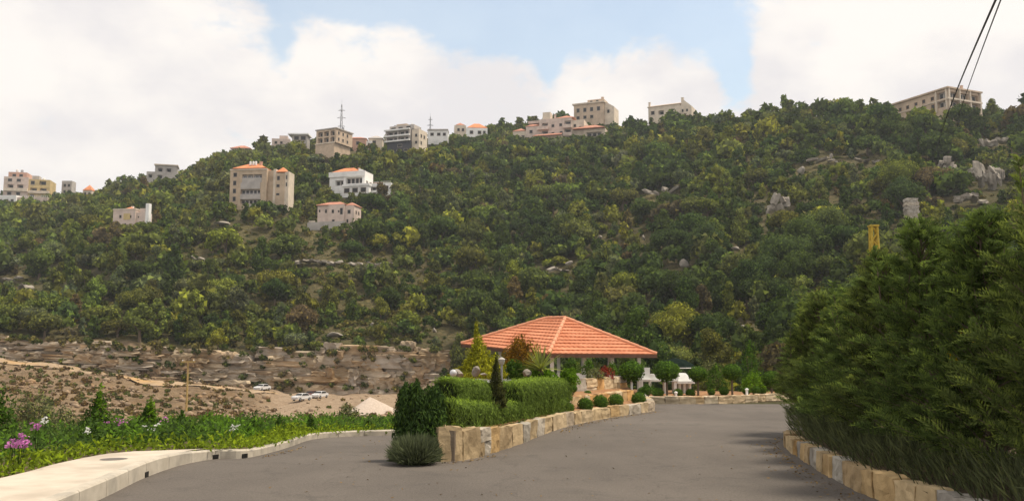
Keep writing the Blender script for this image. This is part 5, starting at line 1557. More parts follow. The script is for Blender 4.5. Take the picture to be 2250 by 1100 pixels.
def ball_mesh(seed, n, lmat, size, rz=1.0, fuzz=.05):
    g = np.random.default_rng(seed)
    d = sphere_pts(n, g); r = 1 + (fbm(d[:, 0]*3+seed, d[:, 1]*3+d[:, 2]*2, 3)-.5)*.26 + g.normal(0, fuzz, n)
    p = d*r[:, None]*np.array([1, 1, rz])
    q = leaf_quads(p, d, size*1.3, size*.7, g, spread=.5)
    k = n; V, F = ICO2; V = V*.90*np.array([1, 1, rz])
    return arrays_mesh('foliage', np.concatenate([q, V]), np.concatenate([np.full(k, 4), np.full(len(F), 3)]), np.concatenate([np.arange(4*k), (F+4*k).ravel()]), lmat, {'lv': np.concatenate([g.random(k), np.full(len(F), .25)])})
BALLS = [ball_mesh(s, 1500, F_BALL, .15, .92) for s in (1, 2, 3)]
M_WPAINT = surf('whitewash', (.68, .67, .63), (.78, .77, .73), 6, .85, bump=.004)
def ball_shrub(label, px, py, rp, d, z0=None, group='clipped ball shrubs along the beds'):
    c = at(px, py, d); r = rp*mpp(d)
    zb = c.z - r*.85
    o = thing('ball_shrub', label, 'shrub', (c.x, c.y, zb), rnd.uniform(0, 6), group)
    b = link('foliage', rnd.choice(BALLS), o, (0, 0, r*.85)); b.scale = (r, r, r)
    MB().tube([(0, 0, -.12), (0, 0, r*.5)], [.03, .02], 6).build('stem', m_bark, o)
def lollipop(label, px, py, rp, d, base_py, white):
    c = at(px, py, d); r = rp*mpp(d); zb = at(px, base_py, d).z
    o = thing('topiary_tree', label, 'topiary', (c.x, c.y, zb-.05), rnd.uniform(0, 6), 'lollipop topiaries')
    b = link('crown', rnd.choice(BALLS), o, (0, 0, c.z-zb+.05)); b.scale = (r*1.05, r*1.05, r*.93)
    MB().tube([(0, 0, -.2), (.015, .01, .4*(c.z-zb)), (0, 0, c.z-zb)], [.05, .042, .035], 8).build('trunk', M_WPAINT if white else m_bark, o)
def topiary():
    T = [('large wide lollipop topiary on a white-painted trunk in front of the gazebo corner', 1388, 815, 25, 32.2, 872, True), ('roundest large lollipop topiary right of the gazebo roof', 1465, 815, 25.5, 36.2, 864, False),
         ('medium lollipop topiary in front of the white kiosk end, third in the row', 1533, 821, 19, 36.6, 864, False), ('lollipop topiary on a thin straight trunk, fourth in the row', 1608, 817, 19.5, 37.2, 862, False),
         ('last lollipop topiary of the row, beside the right hedge', 1695, 832, 19.5, 38.0, 862, False)]
    for a in T: lollipop(*a)
    lab = ['ball shrub half hidden at the end of the lower hedge', 'second ball shrub in the row before the lower terrace wall', 'third ball shrub in the row before the lower terrace wall', 'fourth ball shrub in the row before the lower terrace wall', 'fifth and last ball shrub before the lower terrace wall ends']
    for l, (px, py, r, d) in zip(lab, ((1246, 897, 15, 25.3), (1286, 889, 16, 26.0), (1319, 883, 16, 27.2), (1353, 880, 16, 28.4), (1403, 876, 15, 30.2))): ball_shrub(l, px, py, r, d)
    lab = ['ball shrub just behind the start of the far kerb', 'dark ball shrub below the gap between the two large lollipops', 'ball shrub in front of the white kiosk posts', 'ball shrub just left of the third lollipop trunk', 'small ball shrub right of the third lollipop trunk', 'ball shrub left of the fourth lollipop trunk',
           'ball shrub right of the fourth lollipop trunk', 'ball shrub midway between the fourth and last lollipops', 'ball shrub just left of the last lollipop', 'ball shrub right of the last lollipop against the hedge']
    for l, (px, py, r) in zip(lab, ((1415, 861, 13), (1446, 863, 12), (1490, 863, 10), (1517, 863, 10), (1563, 861, 8), (1591, 859, 10), (1640, 858, 9), (1662, 858, 10), (1676, 860, 7), (1710, 858, 8))): ball_shrub(l, px, py, r, 35.6 + (px-1415)*.009)
    for i, (px, py) in enumerate(((1251, 845), (1283, 858))):
        ball_shrub(('tiny ball shrub at the foot of the upper terrace wall, left one', 'tiny ball shrub at the foot of the upper terrace wall, right one')[i], px+8, py+8, 9, 27.6 + i*1.0)
topiary()

# ---- garden plants on the island
def clump(name, label, cat, px, base_py, d, w, h, lmat, n, leaf, lw, seed, shape='dome', up=0.0, z=None, group=None, stem=True, spread=.7):
    """leafy shrub: leaves through a volume of given width and height in photo pixels"""
    g = np.random.default_rng(seed); k = mpp(d); c = at(px, base_py, d)
    if z is not None: c.z = z
    W, H = w*k/2, h*k
    t = g.random(n)
    if shape == 'cone': zz = 1 - np.sqrt(t)*1.0; rad = (1-zz)*(.75+.5*g.random(n)) * (1 - .15*np.sin(zz*40)); rad = np.maximum(rad, .06)
    elif shape == 'column': zz = t; rad = np.sin(np.clip(zz*.86+.14, 0, 1)*math.pi)**.6*(.55+.5*g.random(n))
    elif shape == 'spread': zz = t**.6*.9; rad = np.sqrt(g.random(n))*1.05*np.sqrt(np.clip(1-zz*zz*.9, 0, 1))
    else: zz = np.abs(g.normal(0, 1, n)); d3 = sphere_pts(n, g); d3[:, 2] = np.abs(d3[:, 2]); rr = g.uniform(.72, 1.05, n); zz = d3[:, 2]*rr; rad = np.hypot(d3[:, 0], d3[:, 1])*rr
    a = g.uniform(0, 2*math.pi, n)
    lob = 1 + .22*np.sin(a*3 + seed) + .16*np.sin(a*5 + zz*6 + seed*2)
    p = np.stack([np.cos(a)*rad*W*lob, np.sin(a)*rad*W*lob, zz*H*(1 + .12*np.sin(a*4+seed))], 1)
    nr = unit(np.stack([np.cos(a), np.sin(a), .4 + zz*.8], 1))
    ud = np.stack([np.cos(a)*.6, np.sin(a)*.6, np.full(n, .8)], 1)*up if up else None
    q = leaf_quads(p, nr, leaf, lw, g, updir=ud, spread=spread)
    r = thing(name, label, cat, c, 0, group)
    link('foliage', quads_mesh('foliage', q, lmat, g.random(n)), r)
    if stem:
        mb = MB()
        for i in range(5):
            aa = g.uniform(0, 6.28); q_ = g.uniform(.15, .5)*W
            mb.tube([(0, 0, -.1), (math.cos(aa)*q_*.4, math.sin(aa)*q_*.4, H*.3), (math.cos(aa)*q_, math.sin(aa)*q_, H*.7)], [.022, .016, .006], 5)
        mb.build('stem', m_bark, r)
    return r
def as_part(main, extra, name):
    """hang the foliage and stems of one clump under another plant as its parts"""
    for c in list(extra.children):
        c.parent = main; c.location = extra.location - main.location
        if c.name.startswith('foliage'): c.name = name
    bpy.data.objects.remove(extra)
def blades(name, label, cat, c, n, length, width, lmat, seed, droop=.3, lift=.4, trunk=0.0):
    """sword leaves radiating from a crown"""
    g = np.random.default_rng(seed); V = []; lv = []
    r = thing(name, label, cat, c)
    for i in range(n):
        a = g.uniform(0, 6.28); e = g.uniform(lift, 1.45); L = length*g.uniform(.75, 1.1)
        d = np.array([math.cos(a)*math.cos(e), math.sin(a)*math.cos(e), math.sin(e)]); b = unit(np.cross(d, [0, 0, 1])[None])[0]
        b = b*math.cos(.4) + np.cross(d, b)*math.sin(.4)
        seg = 4; pr = None; base = np.array([0, 0, trunk]); val = g.random()
        for s in range(seg+1):
            t = s/seg; p = base + d*L*t - np.array([0, 0, droop*L*t*t*(1-math.sin(e))]); w = width*(1-t)**.7*(.6+.4*min(1, t*4))
            cur = (p-b*w/2, p+b*w/2)
            if pr is not None: V += [pr[0], pr[1], cur[1], cur[0]]; lv.append(val)
            pr = cur
    link('leaves', quads_mesh('leaves', np.array(V), lmat, np.array(lv)), r)
    MB().tube([(0, 0, -.15), (0, 0, trunk+.05)], [.08, .07], 8).build('trunk', m_bark, r)
    return r
def island_plants():
    # dark bush and lavender at the left tip
    r = thing('cypress_bush', 'big dark green upright bush at the left tip of the island', 'bush', (at(922, 985, 16.9).x, 16.9, -.05))
    g = np.random.default_rng(40); P = []; D = []
    for i in range(30):
        a = g.uniform(0, 6.28); rr = math.sqrt(g.random())*.30; h = g.uniform(1.28, 1.66)*(1.0-.45*rr); n = 800
        t = g.random(n); w = .17*np.sin(np.clip(t*.8+.2, 0, 1)*math.pi)**.7 + .015
        aa = g.uniform(0, 6.28, n); q = np.sqrt(g.random(n))
        lean = rr*.35
        P.append(np.stack([math.cos(a)*(rr+lean*t) + np.cos(aa)*w*q*1.25, math.sin(a)*(rr+lean*t) + np.sin(aa)*w*q*1.25, t*h], 1)); D.append(np.stack([np.cos(aa), np.sin(aa), np.full(n, .5)], 1))
    P = np.concatenate(P); D = np.concatenate(D)
    link('foliage', quads_mesh('foliage', leaf_quads(P, D, .10, .020, g, updir=np.array([0, 0, .9]), spread=.5), F_DARK, g.random(len(P))), r)
    V, F = ICO2; link('branches', arrays_mesh('branches', V*np.array([.30, .30, .66]) + [0, 0, .70], np.full(len(F), 3), F.ravel(), m_twig), r)
    g = np.random.default_rng(41); r = thing('lavender_bush', 'grey-green lavender tuft spilling onto the road below the dark bush', 'bush', (at(912, 1006, 16.15).x, 16.15, -.03))
    V = []; lv = []
    n = 4200; a = g.uniform(0, 6.28, n); e = np.arccos(g.random(n)**.8*.98); e = math.pi/2 - e
    L = g.uniform(.34, .56, n)
    d = np.stack([np.cos(a)*np.cos(e), np.sin(a)*np.cos(e), np.sin(e)+.25], 1); p0 = np.stack([np.cos(a), np.sin(a), a*0], 1)*(.12*g.random(n))[:, None]
    c = p0 + d*(L*.72)[:, None]
    link('foliage', quads_mesh('foliage', leaf_quads(c, np.cross(d, g.normal(0, 1, (n, 3))), .24, .016, g, updir=d*3, spread=.2), F_LAV, g.random(n)), r)
    link('branches', arrays_mesh('branches', ICO2[0]*np.array([.27, .27, .28]) + [0, 0, .16], np.full(len(ICO2[1]), 3), ICO2[1].ravel(), foliage_mat('lavender_twigs', (.05, .06, .032), trans=0, vary=.1)), r)
    clump('dwarf_conifer', 'dark dwarf conifer spire between the two hedges', 'conifer', 1090, 893, 19.2, 42, 106, F_BROWN, 3600, .07, .022, 5, 'cone', up=.9)
    gc = clump('golden_conifer', 'golden yellow-green conifer with a thin leading shoot left of the gazebo', 'conifer', 1052, 832, 23.5, 88, 92, F_GOLD, 3800, .10, .032, 6, 'cone', up=.9)
    as_part(gc, clump('shoot', 'shoot', 'shoot', 1046, 800, 23.8, 26, 98, F_GOLD, 900, .10, .03, 7, 'cone', up=1.2), 'leading_shoot')
    clump('golden_conifer', 'smaller golden shrub right of the golden conifer', 'shrub', 1086, 826, 24.2, 44, 44, F_GOLD, 1400, .10, .034, 8, 'dome', up=.5)
    clump('rust_shrub', 'round rust-orange shrub in front of the left roof slope', 'shrub', 1143, 806, 26.0, 74, 64, F_ORANGE, 2600, .09, .035, 9, 'dome')
    clump('dark_shrub', 'dark green bushy plant below the rust-orange shrub', 'shrub', 1130, 830, 25.2, 52, 38, F_SHRUB, 1500, .09, .035, 10, 'dome')
    clump('creeping_juniper', 'bright green creeping juniper spilling over the upper hedge', 'shrub', 1175, 840, 25.4, 110, 34, F_FRESH, 3800, .09, .035, 11, 'spread', up=.4)
    clump('creeping_juniper', 'bright green creeping juniper hanging over the orange terrace wall', 'shrub', 1250, 846, 25.9, 44, 36, F_FRESH, 2200, .09, .035, 12, 'spread', up=.3)
    c = at(1188, 812, 24.9); blades('yucca', 'spiky pale yellow-green yucca in front of the gazebo roof', 'yucca', c, 90, .80, .055, F_YUCCA, 13, lift=.05)
    clump('low_shrub', 'small grey-green shrub on top of the upper terrace wall', 'shrub', 1306, 832, 30.5, 40, 22, F_GREY, 900, .08, .03, 14, 'dome'); clump('low_shrub', 'dark reddish shrub beside the gazebo posts', 'shrub', 1330, 832, 31.5, 36, 26, F_RED, 700, .08, .03, 15, 'dome')
    clump('low_shrub', 'green rounded shrub under the gazebo eave near its middle', 'shrub', 1256, 818, 31.5, 34, 30, F_SHRUB, 900, .08, .03, 16, 'dome'); clump('low_shrub', 'dark rounded shrub behind the gazebo middle posts', 'shrub', 1292, 822, 34, 28, 32, F_BALL, 900, .08, .03, 17, 'dome')
    clump('low_shrub', 'small rounded shrub under the right part of the gazebo eave', 'shrub', 1345, 822, 34.0, 26, 26, F_BALL, 800, .08, .03, 18, 'dome')
    clump('low_shrub', 'light green shrub beside the lower terrace wall end', 'shrub', 1424, 866, 34.2, 34, 20, F_SHRUB, 800, .08, .03, 19, 'dome')
    clump('yellow_shrub', 'pale yellow-green bush behind the last two lollipops', 'shrub', 1655, 862, 40.5, 52, 44, F_FRESH, 1400, .12, .045, 20, 'dome')
    clump('slender_shrub', 'feathery green shrub behind the fourth lollipop', 'shrub', 1575, 866, 41.5, 50, 60, F_SHRUB, 1400, .13, .04, 21, 'column')
    clump('slender_shrub', 'tall feathery bush between the fourth and fifth lollipops', 'shrub', 1650, 850, 43, 44, 92, F_SHRUB, 1500, .14, .04, 22, 'column')
    clump('slender_shrub', 'grey-green shrub behind the third lollipop', 'shrub', 1560, 850, 43, 56, 60, F_GREY, 1500, .13, .04, 23, 'dome')
    # rocks and the lamp
    def rock(label, px, py, d, w, h, tone):
        c = at(px, py, d); k = mpp(d); o = link('garden_rock', rnd.choice(BOULDERS)); o.location = c; o.scale = (w*k, w*k*.8, h*k*1.3); o.rotation_euler = (0, 0, rnd.uniform(0, 6)); tag(o, label, 'rock', 'garden rocks on the island')
    rock('upright beige garden rock left of the golden conifer', 1047, 812, 22.3, 26, 34, 0); rock('pale garden rock in front of the yucca', 1158, 820, 24.4, 30, 22, 0)
    rock('flat white garden stone behind the left upper hedge', 1064, 822, 22.0, 24, 9, 0); rock('low white edging stone above the left upper hedge', 1058, 834, 20.4, 34, 8, 0); rock('pinkish garden rock at the far left end of the upper hedge', 1008, 820, 21.2, 30, 26, 0)
    c = at(996, 819, 21.0)
    o = thing('white_globe', 'small shiny white globe at the left end of the upper hedge', 'globe', (c.x, c.y, c.z)); MB().lathe([(.02, -.085), (.055, -.07), (.085, -.02), (.085, .02), (.06, .065), (.02, .085)], 18).build('globe', surf('white_gloss', (.45, .45, .46), (.5, .5, .5), 3, .2, spec=.6), o, smooth=True); MB().lathe([(.035, -.4), (.035, -.07)], 8).build('post', M_STEEL, o)
    c = at(1102, 846, 23.2); o = thing('garden_lamp', 'grey garden lamp post with pale cap among the island plants', 'lamp', c)
    MB().lathe([(.06, -.1), (.05, .02), (.032, .06), (.032, .52), (.05, .54)], 10).build('post', M_STEEL, o); MB().lathe([(.06, .54), (.085, .62), (.085, .66)], 12).build('lantern', surf('lamp_frost', (.32, .31, .29), (.38, .37, .34), 4, .4), o); MB().lathe([(.10, .66), (.09, .68), (.02, .72)], 12).build('cap', W_GREY, o)
    for i, (px, py) in enumerate(((1416, 873), (1485, 868), (1641, 861))):
        c = at(px, py, 35.2 + i*.5); o = thing('path_light', ['small white path light at the start of the far kerb', 'small white path light below the white kiosk', 'small white path light between the fourth and last lollipops'][i], 'path light', (c.x, c.y, c.z-.12), 0, 'white path lights in the far bed')
        MB().lathe([(.05, -.1), (.05, .2), (.06, .21)], 10).build('post', W_WHITE, o); MB().lathe([(.075, .21), (.07, .25), (.02, .28)], 10).build('cap', W_WHITE, o)
island_plants()

# ---------------------------------------------------------------- gazebo
M_TILE = surf('terracotta_tile', (.45, .168, .082), (.56, .228, .122), 2.5, .8, 5, c3=(.44, .15, .07), s3=1.0, bump=.006, bscale=12, vary=.07)
def gazebo():
    beta = R(33); b = Vector((math.cos(beta), math.sin(beta), 0)); a = Vector((-math.sin(beta), math.cos(beta), 0))
    Wd, Ln = 5.8, 7.1
    F = Vector((1.48, 36.0, 1.86)); Rt = F + b*Wd; Rt.z = 1.82; Lf = F + a*Ln; Lf.z = 2.30; Bk = F + b*Wd + a*Ln; Bk.z = 2.25
    mid = (F+Rt+Lf+Bk)/4; rl = .75
    R0 = mid - a*rl; R1 = mid + a*rl; R0.z = 3.43; R1.z = 3.46
    org = Vector((mid.x, mid.y, -.25))
    r = thing('gazebo', 'garden gazebo with an orange tiled hip roof on white posts', 'gazebo', org)
    FACES = [('left', F, Lf, R0, R1), ('right', Rt, F, R0, R0), ('back', Lf, Bk, R1, R1), ('far', Bk, Rt, R1, R0)]
    courses = 11
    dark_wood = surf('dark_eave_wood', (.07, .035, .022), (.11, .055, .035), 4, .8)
    for nm, e0, e1, t0, t1 in FACES:
        # along the eave from e0 to e1, up to t0..t1
        nrm = (e1-e0).cross(t0-e0).normalized()
        if nrm.z < 0: nrm = -nrm
        for c in range(courses):
            u0, u1 = c/courses, (c+1)/courses + .012
            v, f = [], []
            n = max(3, int((e1-e0).length*(1-u0*.8)/.27))
            per = 4; N_ = n*per + 1
            for j in range(N_):
                s = j/(N_-1)
                lo = e0.lerp(e1, s).lerp(t0.lerp(t1, s), u0); hi = e0.lerp(e1, s).lerp(t0.lerp(t1, s), min(u1, 1))
                w = .009*math.cos(2*math.pi*j/per)
                v += [lo + nrm*(.000) - org, lo + nrm*(.060+w) - org, hi + nrm*(.014+w) - org]
            for j in range(N_-1):
                f += [(j*3, j*3+3, j*3+4, j*3+1), (j*3+1, j*3+4, j*3+5, j*3+2)]
            o = MB().add(v, f).build('tile_course', M_TILE, r)
            if o.data.polygons[1].normal.dot(nrm) < 0: o.data.flip_normals()
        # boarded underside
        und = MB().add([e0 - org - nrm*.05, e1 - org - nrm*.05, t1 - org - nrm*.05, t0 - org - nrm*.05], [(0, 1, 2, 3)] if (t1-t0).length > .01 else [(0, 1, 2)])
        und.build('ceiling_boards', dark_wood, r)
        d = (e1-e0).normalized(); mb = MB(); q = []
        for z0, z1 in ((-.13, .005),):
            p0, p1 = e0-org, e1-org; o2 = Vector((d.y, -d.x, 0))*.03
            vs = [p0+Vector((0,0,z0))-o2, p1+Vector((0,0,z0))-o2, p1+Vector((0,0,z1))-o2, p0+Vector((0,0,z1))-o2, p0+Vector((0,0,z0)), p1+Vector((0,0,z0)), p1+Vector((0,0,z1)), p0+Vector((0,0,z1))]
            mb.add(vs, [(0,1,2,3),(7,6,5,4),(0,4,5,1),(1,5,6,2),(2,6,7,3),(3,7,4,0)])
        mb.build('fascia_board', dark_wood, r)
    ridge = surf('ridge_tile', (.54, .24, .13), (.64, .31, .19), 5, .85, 4, vary=.06)
    for p, q in ((F, R0), (Rt, R0), (Lf, R1), (Bk, R1), (R0, R1)):
        n = max(2, int((q-p).length/.42))
        for i in range(n):
            s = p.lerp(q, i/n) - org + Vector((0, 0, .045)); e = p.lerp(q, (i+1.08)/n if i < n-1 else 1) - org + Vector((0, 0, .045))
            MB().tube([s, e], [.090, .072], 8).build('ridge_tile', ridge, r)
    # posts, set back from the eaves
    FL = -.25
    ins = .55
    def post(u, v_):
        p = F + b*(ins + u*(Wd-2*ins)) + a*(ins + v_*(Ln-2*ins)); top = 1.80 + .42*v_
        MB().box(-.075, .075, -.075, .075, 0, top-FL+.12).box(-.11, .11, -.11, .11, 0, .25).build('post', M_WPAINT, r, loc=(p.x-org.x, p.y-org.y, 0))
    for u in (0, .36, .68, 1): post(u, 0)
    for v_ in (.34, .67, 1): post(0, v_); post(1, v_)
    for u in (.36, .68): post(u, 1)
    # floor and low wall
    pf = [F + b*.3 + a*.3, Rt - b*.3 + a*.3, Bk - b*.3 - a*.3, Lf + b*.3 - a*.3]
    v = [Vector((p.x-org.x, p.y-org.y, z)) for z in (-.9, .0) for p in pf]
    MB().add(v, [(3,2,1,0),(4,5,6,7),(0,1,5,4),(1,2,6,5),(2,3,7,6),(3,0,4,7)]).build('floor_slab', W_GREY, r)
    def low_wall(p, q, h):
        d = (q-p).normalized(); s = Vector((-d.y, d.x, 0))*.09; P = lambda w, z: (w.x-org.x, w.y-org.y, z)
        v = [P(p-s, .01), P(q-s, .01), P(q+s, .01), P(p+s, .01), P(p-s, h), P(q-s, h), P(q+s, h), P(p+s, h)]
        MB().add(v, [(3,2,1,0),(4,5,6,7),(0,1,5,4),(1,2,6,5),(2,3,7,6),(3,0,4,7)]).build('low_wall', M_WPAINT, r)
    for u0, u1 in ((.06, .33), (.39, .65)):
        low_wall(F + b*(ins + u0*(Wd-2*ins)) + a*ins, F + b*(ins + u1*(Wd-2*ins)) + a*ins, 1.32)
    for v0, v1 in ((.04, .30), (.38, .63), (.71, .96)): low_wall(F + b*ins + a*(ins + v0*(Ln-2*ins)), F + b*ins + a*(ins + v1*(Ln-2*ins)), 1.0)
gazebo()
def kiosk():
    d = 38.6; k = mpp(d); c = at(1505, 868, d)
    r = thing('stone_kiosk', 'small white stone kiosk with short columns and sloping top behind the lollipops', 'kiosk', c)
    X = lambda px: (px-1505)*k
    Zp = lambda py: (868-py)*k
    for px in (1494, 1504, 1516): MB().lathe([(.09, -.3), (.09, .03), (.06, .05), (.06, Zp(845)), (.09, Zp(842))], 10, (X(px), 0, 0)).build('column', M_WPAINT, r)
    MB().box(X(1486), X(1524), -.35, .6, Zp(842), Zp(837)).build('slab', M_WPAINT, r)
    a, b_, z0, z1 = X(1488), X(1522), Zp(837)+.003, Zp(820)
    MB().add([(a,-.3,z0),(b_,-.3,z0),(b_,.55,z0),(a,.55,z0),(a+.1,-.1,z1),(b_-.3,-.1,z1),(b_-.3,.35,z1),(a+.1,.35,z1)], [(3,2,1,0),(4,5,6,7),(0,1,5,4),(1,2,6,5),(2,3,7,6),(3,0,4,7)]).build('cap', M_WPAINT, r)
    MB().box(X(1488), X(1522), .3, .55, -.3, Zp(842)).build('back_wall', W_GREY, r)
    r = thing('stone_counter', 'long white stone counter between the two large lollipops', 'counter', at(1440, 868, 38.2)); k = mpp(38.2)
    MB().box(-40*k, 48*k, -.25, .4, 30*k, 34*k).build('counter_top', M_WPAINT, r)
    for x in (-34, 22, 42): MB().box((x-3)*k, (x+3)*k, -.2, .3, -.4, 30*k-.002).build('pillar', M_WPAINT, r)
    MB().box(-14*k, 4*k, -.1, .3, 34*k+.002, 46*k).build('upstand', M_WPAINT, r)
    # white chair
    c = at(1419, 832, 37.6); r = thing('white_chair', 'white high-backed chair beside the gazebo corner', 'chair', (c.x, c.y, c.z-.05)); k = mpp(37.6)
    MB().box(-.2, .2, -.2, .2, 0, .05).build('seat', M_WPAINT, r); MB().box(-.2, .2, .14, .2, .052, .52).build('backrest', M_WPAINT, r)
    for x in (-.17, .17):
        for y in (-.17, .17): MB().box(x-.025, x+.025, y-.025, y+.025, -.42, -.001).build('leg', M_WPAINT, r)
    # dark umbrella with a pale rim
    c = at(1484, 788, 43); r = thing('parasol', 'dark green parasol with pale rim behind the large lollipops', 'parasol', c); n = 8; v = [(0, 0, .05)]
    dk = surf('dark_canvas', (.010, .017, .013), (.016, .024, .02), 6, 1.0, spec=0.0)
    for ring, (rr, z) in enumerate(((.5, -.06), (.85, -.24), (1.02, -.42))):
        for i in range(n): v.append((rr*math.cos(i*math.pi/4+.3), rr*math.sin(i*math.pi/4+.3), z))
    f = [(0, 1+i, 1+(i+1) % n) for i in range(n)] + [(1+q*n+i, 1+(q+1)*n+i, 1+(q+1)*n+(i+1) % n, 1+q*n+(i+1) % n) for q in range(2) for i in range(n)]
    cn = MB().add(v, f).build('canopy', dk, r)
    pts = [Vector(v[1+2*n+i]) for i in range(n)]; MB().tube(pts + [pts[0]], .022, 5, False).build('rim', W_WHITE, r)
    MB().tube([(0, 0, -2.3), (0, 0, .05)], .03, 8).build('pole', M_STEEL, r)
kiosk()
# ---------------------------------------------------------------- right bed: wall, tall conifer hedge, low edging
RW = [Vector((6.4, 5.0, 0)), on_z(2300, 1232), on_z(2100, 1160), on_z(1985, 1118), on_z(1900, 1086), on_z(1832, 1052), on_z(1765, 1012), on_z(1722, 978), Vector((6.55, 20.6, 0)), Vector((8.6, 22.4, 0)), Vector((12.5, 23.2, 0))]
def right_bed():
    line = [p.copy() for p in reversed(RW)]
    line = [Vector((p.x, p.y, 0)) for p in line]
    stone_wall('right_stone_wall', 'low wall of orange and grey blocks in shade under the right hedge', line, lambda t: np.interp(t, [0, .35, .6, 1], [.24, .26, .34, .36]), .26, (.32, .62), tones=[(.50, .33, .14), (.54, .40, .22), (.47, .36, .22), (.38, .37, .36), (.42, .41, .39), (.55, .44, .28)])
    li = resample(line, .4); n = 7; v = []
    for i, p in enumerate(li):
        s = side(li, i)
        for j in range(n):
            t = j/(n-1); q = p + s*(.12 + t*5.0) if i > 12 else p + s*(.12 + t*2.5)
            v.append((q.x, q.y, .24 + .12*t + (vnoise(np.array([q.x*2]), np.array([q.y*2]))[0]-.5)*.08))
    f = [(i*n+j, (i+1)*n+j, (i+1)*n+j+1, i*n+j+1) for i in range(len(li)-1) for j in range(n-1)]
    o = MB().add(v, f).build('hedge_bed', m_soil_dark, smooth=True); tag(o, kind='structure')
    if o.data.polygons[len(o.data.polygons)//2].normal.z < 0: o.data.flip_normals()
    # low grey-green edging plants behind the wall
    g = np.random.default_rng(61); N_ = 11000
    c, s, t_, u = path_pts(off_line(line, .55), N_, g)
    lx = np.clip(g.normal(0, .30, N_), -.45, .8); h = .62*np.sqrt(np.clip(1-(lx/.85)**2, .05, 1))*(.72+.5*fbm(c[:, 0]*2, c[:, 1]*2, 2))
    zz = g.random(N_)**.5*h
    p = c + s*lx[:, None]; p[:, 2] = .22 + zz
    d = s*(lx*1.6)[:, None] + np.array([0, 0, 1.0]) + g.normal(0, .22, (N_, 3))
    q = leaf_quads(p, np.cross(d, g.normal(0, 1, (N_, 3))), .26, .018, g, updir=d*3, spread=.25)
    r = thing('edging_hedge', 'low dark grey-green edging plants along the top of the right wall', 'hedge', line[0]); org = np.array(line[0][:])
    link('foliage', quads_mesh('foliage', q-org, foliage_mat('edging_leaves', (.085, .100, .050), trans=.25, vary=.5, tint=(1.15, 1.1, .8)), g.random(N_)), r)
m_soil_dark = surf('dark_brown_soil', (.07, .05, .03), (.12, .085, .05), 5, .95, 6, bump=.04, bscale=9, coord='World')  # darker brown soil of the hedge bed
right_bed()

def spray_conifer(seed, H, W, n_br, dens):
    """feathery conifer: drooping-tipped branches carrying flat sprays of scale leaves; returns foliage mesh, wood mesh"""
    g = np.random.default_rng(seed)
    P0, D0, S0 = [], [], []
    mb = MB(); mb.tube([(0, 0, -.2), (.03, 0, H*.5), (0, .03, H*.97)], [.075, .05, .012], 7)
    for i in range(n_br):
        t = (i+g.random())/n_br
        z = H*(.04 + .93*t); a = i*2.4 + g.normal(0, .3)
        L = W*(1-t)**.62*g.uniform(.75, 1.12) + .10
        e = g.uniform(.35, .75) + .35*t
        d = np.array([math.cos(a)*math.cos(e), math.sin(a)*math.cos(e), math.sin(e)])
        tip = np.array([0, 0, z]) + d*L
        mb.tube([(0, 0, z), tuple(np.array([0, 0, z]) + d*L*.6), tuple(tip)], [.016, .010, .003], 4, False)
        m = max(3, int(dens*L))
        for k in range(m):
            s = g.uniform(.25, 1.0); p = np.array([0, 0, z]) + d*L*s
            dd = d + g.normal(0, .34, 3) + np.array([0, 0, .30]); dd /= np.linalg.norm(dd)
            P0.append(p); D0.append(dd); S0.append(g.uniform(.18, .40)*(1.0 - .2*t))
    for q in range(9):                 # upright leaders that make the top ragged
        a = g.uniform(0, 6.28); r_ = g.uniform(.05, .62)*W; z0 = H*g.uniform(.55, .80)*(1-.25*r_/W); hl = g.uniform(.6, 1.25)
        b0 = np.array([math.cos(a)*r_, math.sin(a)*r_, z0]); ax = np.array([g.normal(0, .10), g.normal(0, .10), 1.0])
        mb.tube([tuple(b0), tuple(b0+ax*hl)], [.014, .004], 4, False)
        for k in range(56):
            s = g.random(); aa = g.uniform(0, 6.28); dd = np.array([math.cos(aa)*.55, math.sin(aa)*.55, .85]); dd /= np.linalg.norm(dd)
            P0.append(b0 + ax*hl*s); D0.append(dd); S0.append((.30 - .17*s)*g.uniform(.8, 1.2))
    P0 = np.array(P0); D0 = np.array(D0); S0 = np.array(S0); n = len(P0)
    V = []; LV = []
    side_ = unit(np.cross(D0, g.normal(0, 1, (n, 3))))
    nr = np.cross(D0, side_)
    val = g.random(n)
    for j in range(11):                # leaflets along each spray, alternating
        t = (j+.5)/11; sg = 1 if j % 2 else -1
        base = P0 + D0*(S0*t)[:, None] + np.array([0, 0, -.38])*(S0*t*t)[:, None]
        ln = S0*.34*(1.05-t)**.6; dr = unit(D0*.8 + side_*sg*.62 + nr*g.normal(0, .15, (n, 1)))
        if j == 10: dr = D0
        w = unit(np.cross(dr, nr))*(.007 + .006*(1-t))
        V.append(np.stack([base, base + dr*(ln*.45)[:, None] + w, base + dr*ln[:, None], base + dr*(ln*.45)[:, None] - w], 1))
        LV.append(np.clip(val*.7 + g.random(n)*.3 + .12*t, 0, 1))
    V = np.concatenate(V).reshape(-1, 3); LV = np.concatenate(LV)
    # twiggy heart
    return quads_mesh('foliage', V, F_HEDGE, LV), mb.mesh('trunk', m_bark)
CONIF = [spray_conifer(s, 1.0*h, w, nb, dn) for s, h, w, nb, dn in ((1, 3.9, 1.15, 150, 36), (2, 3.7, 1.25, 150, 36), (3, 4.1, 1.10, 150, 36))]
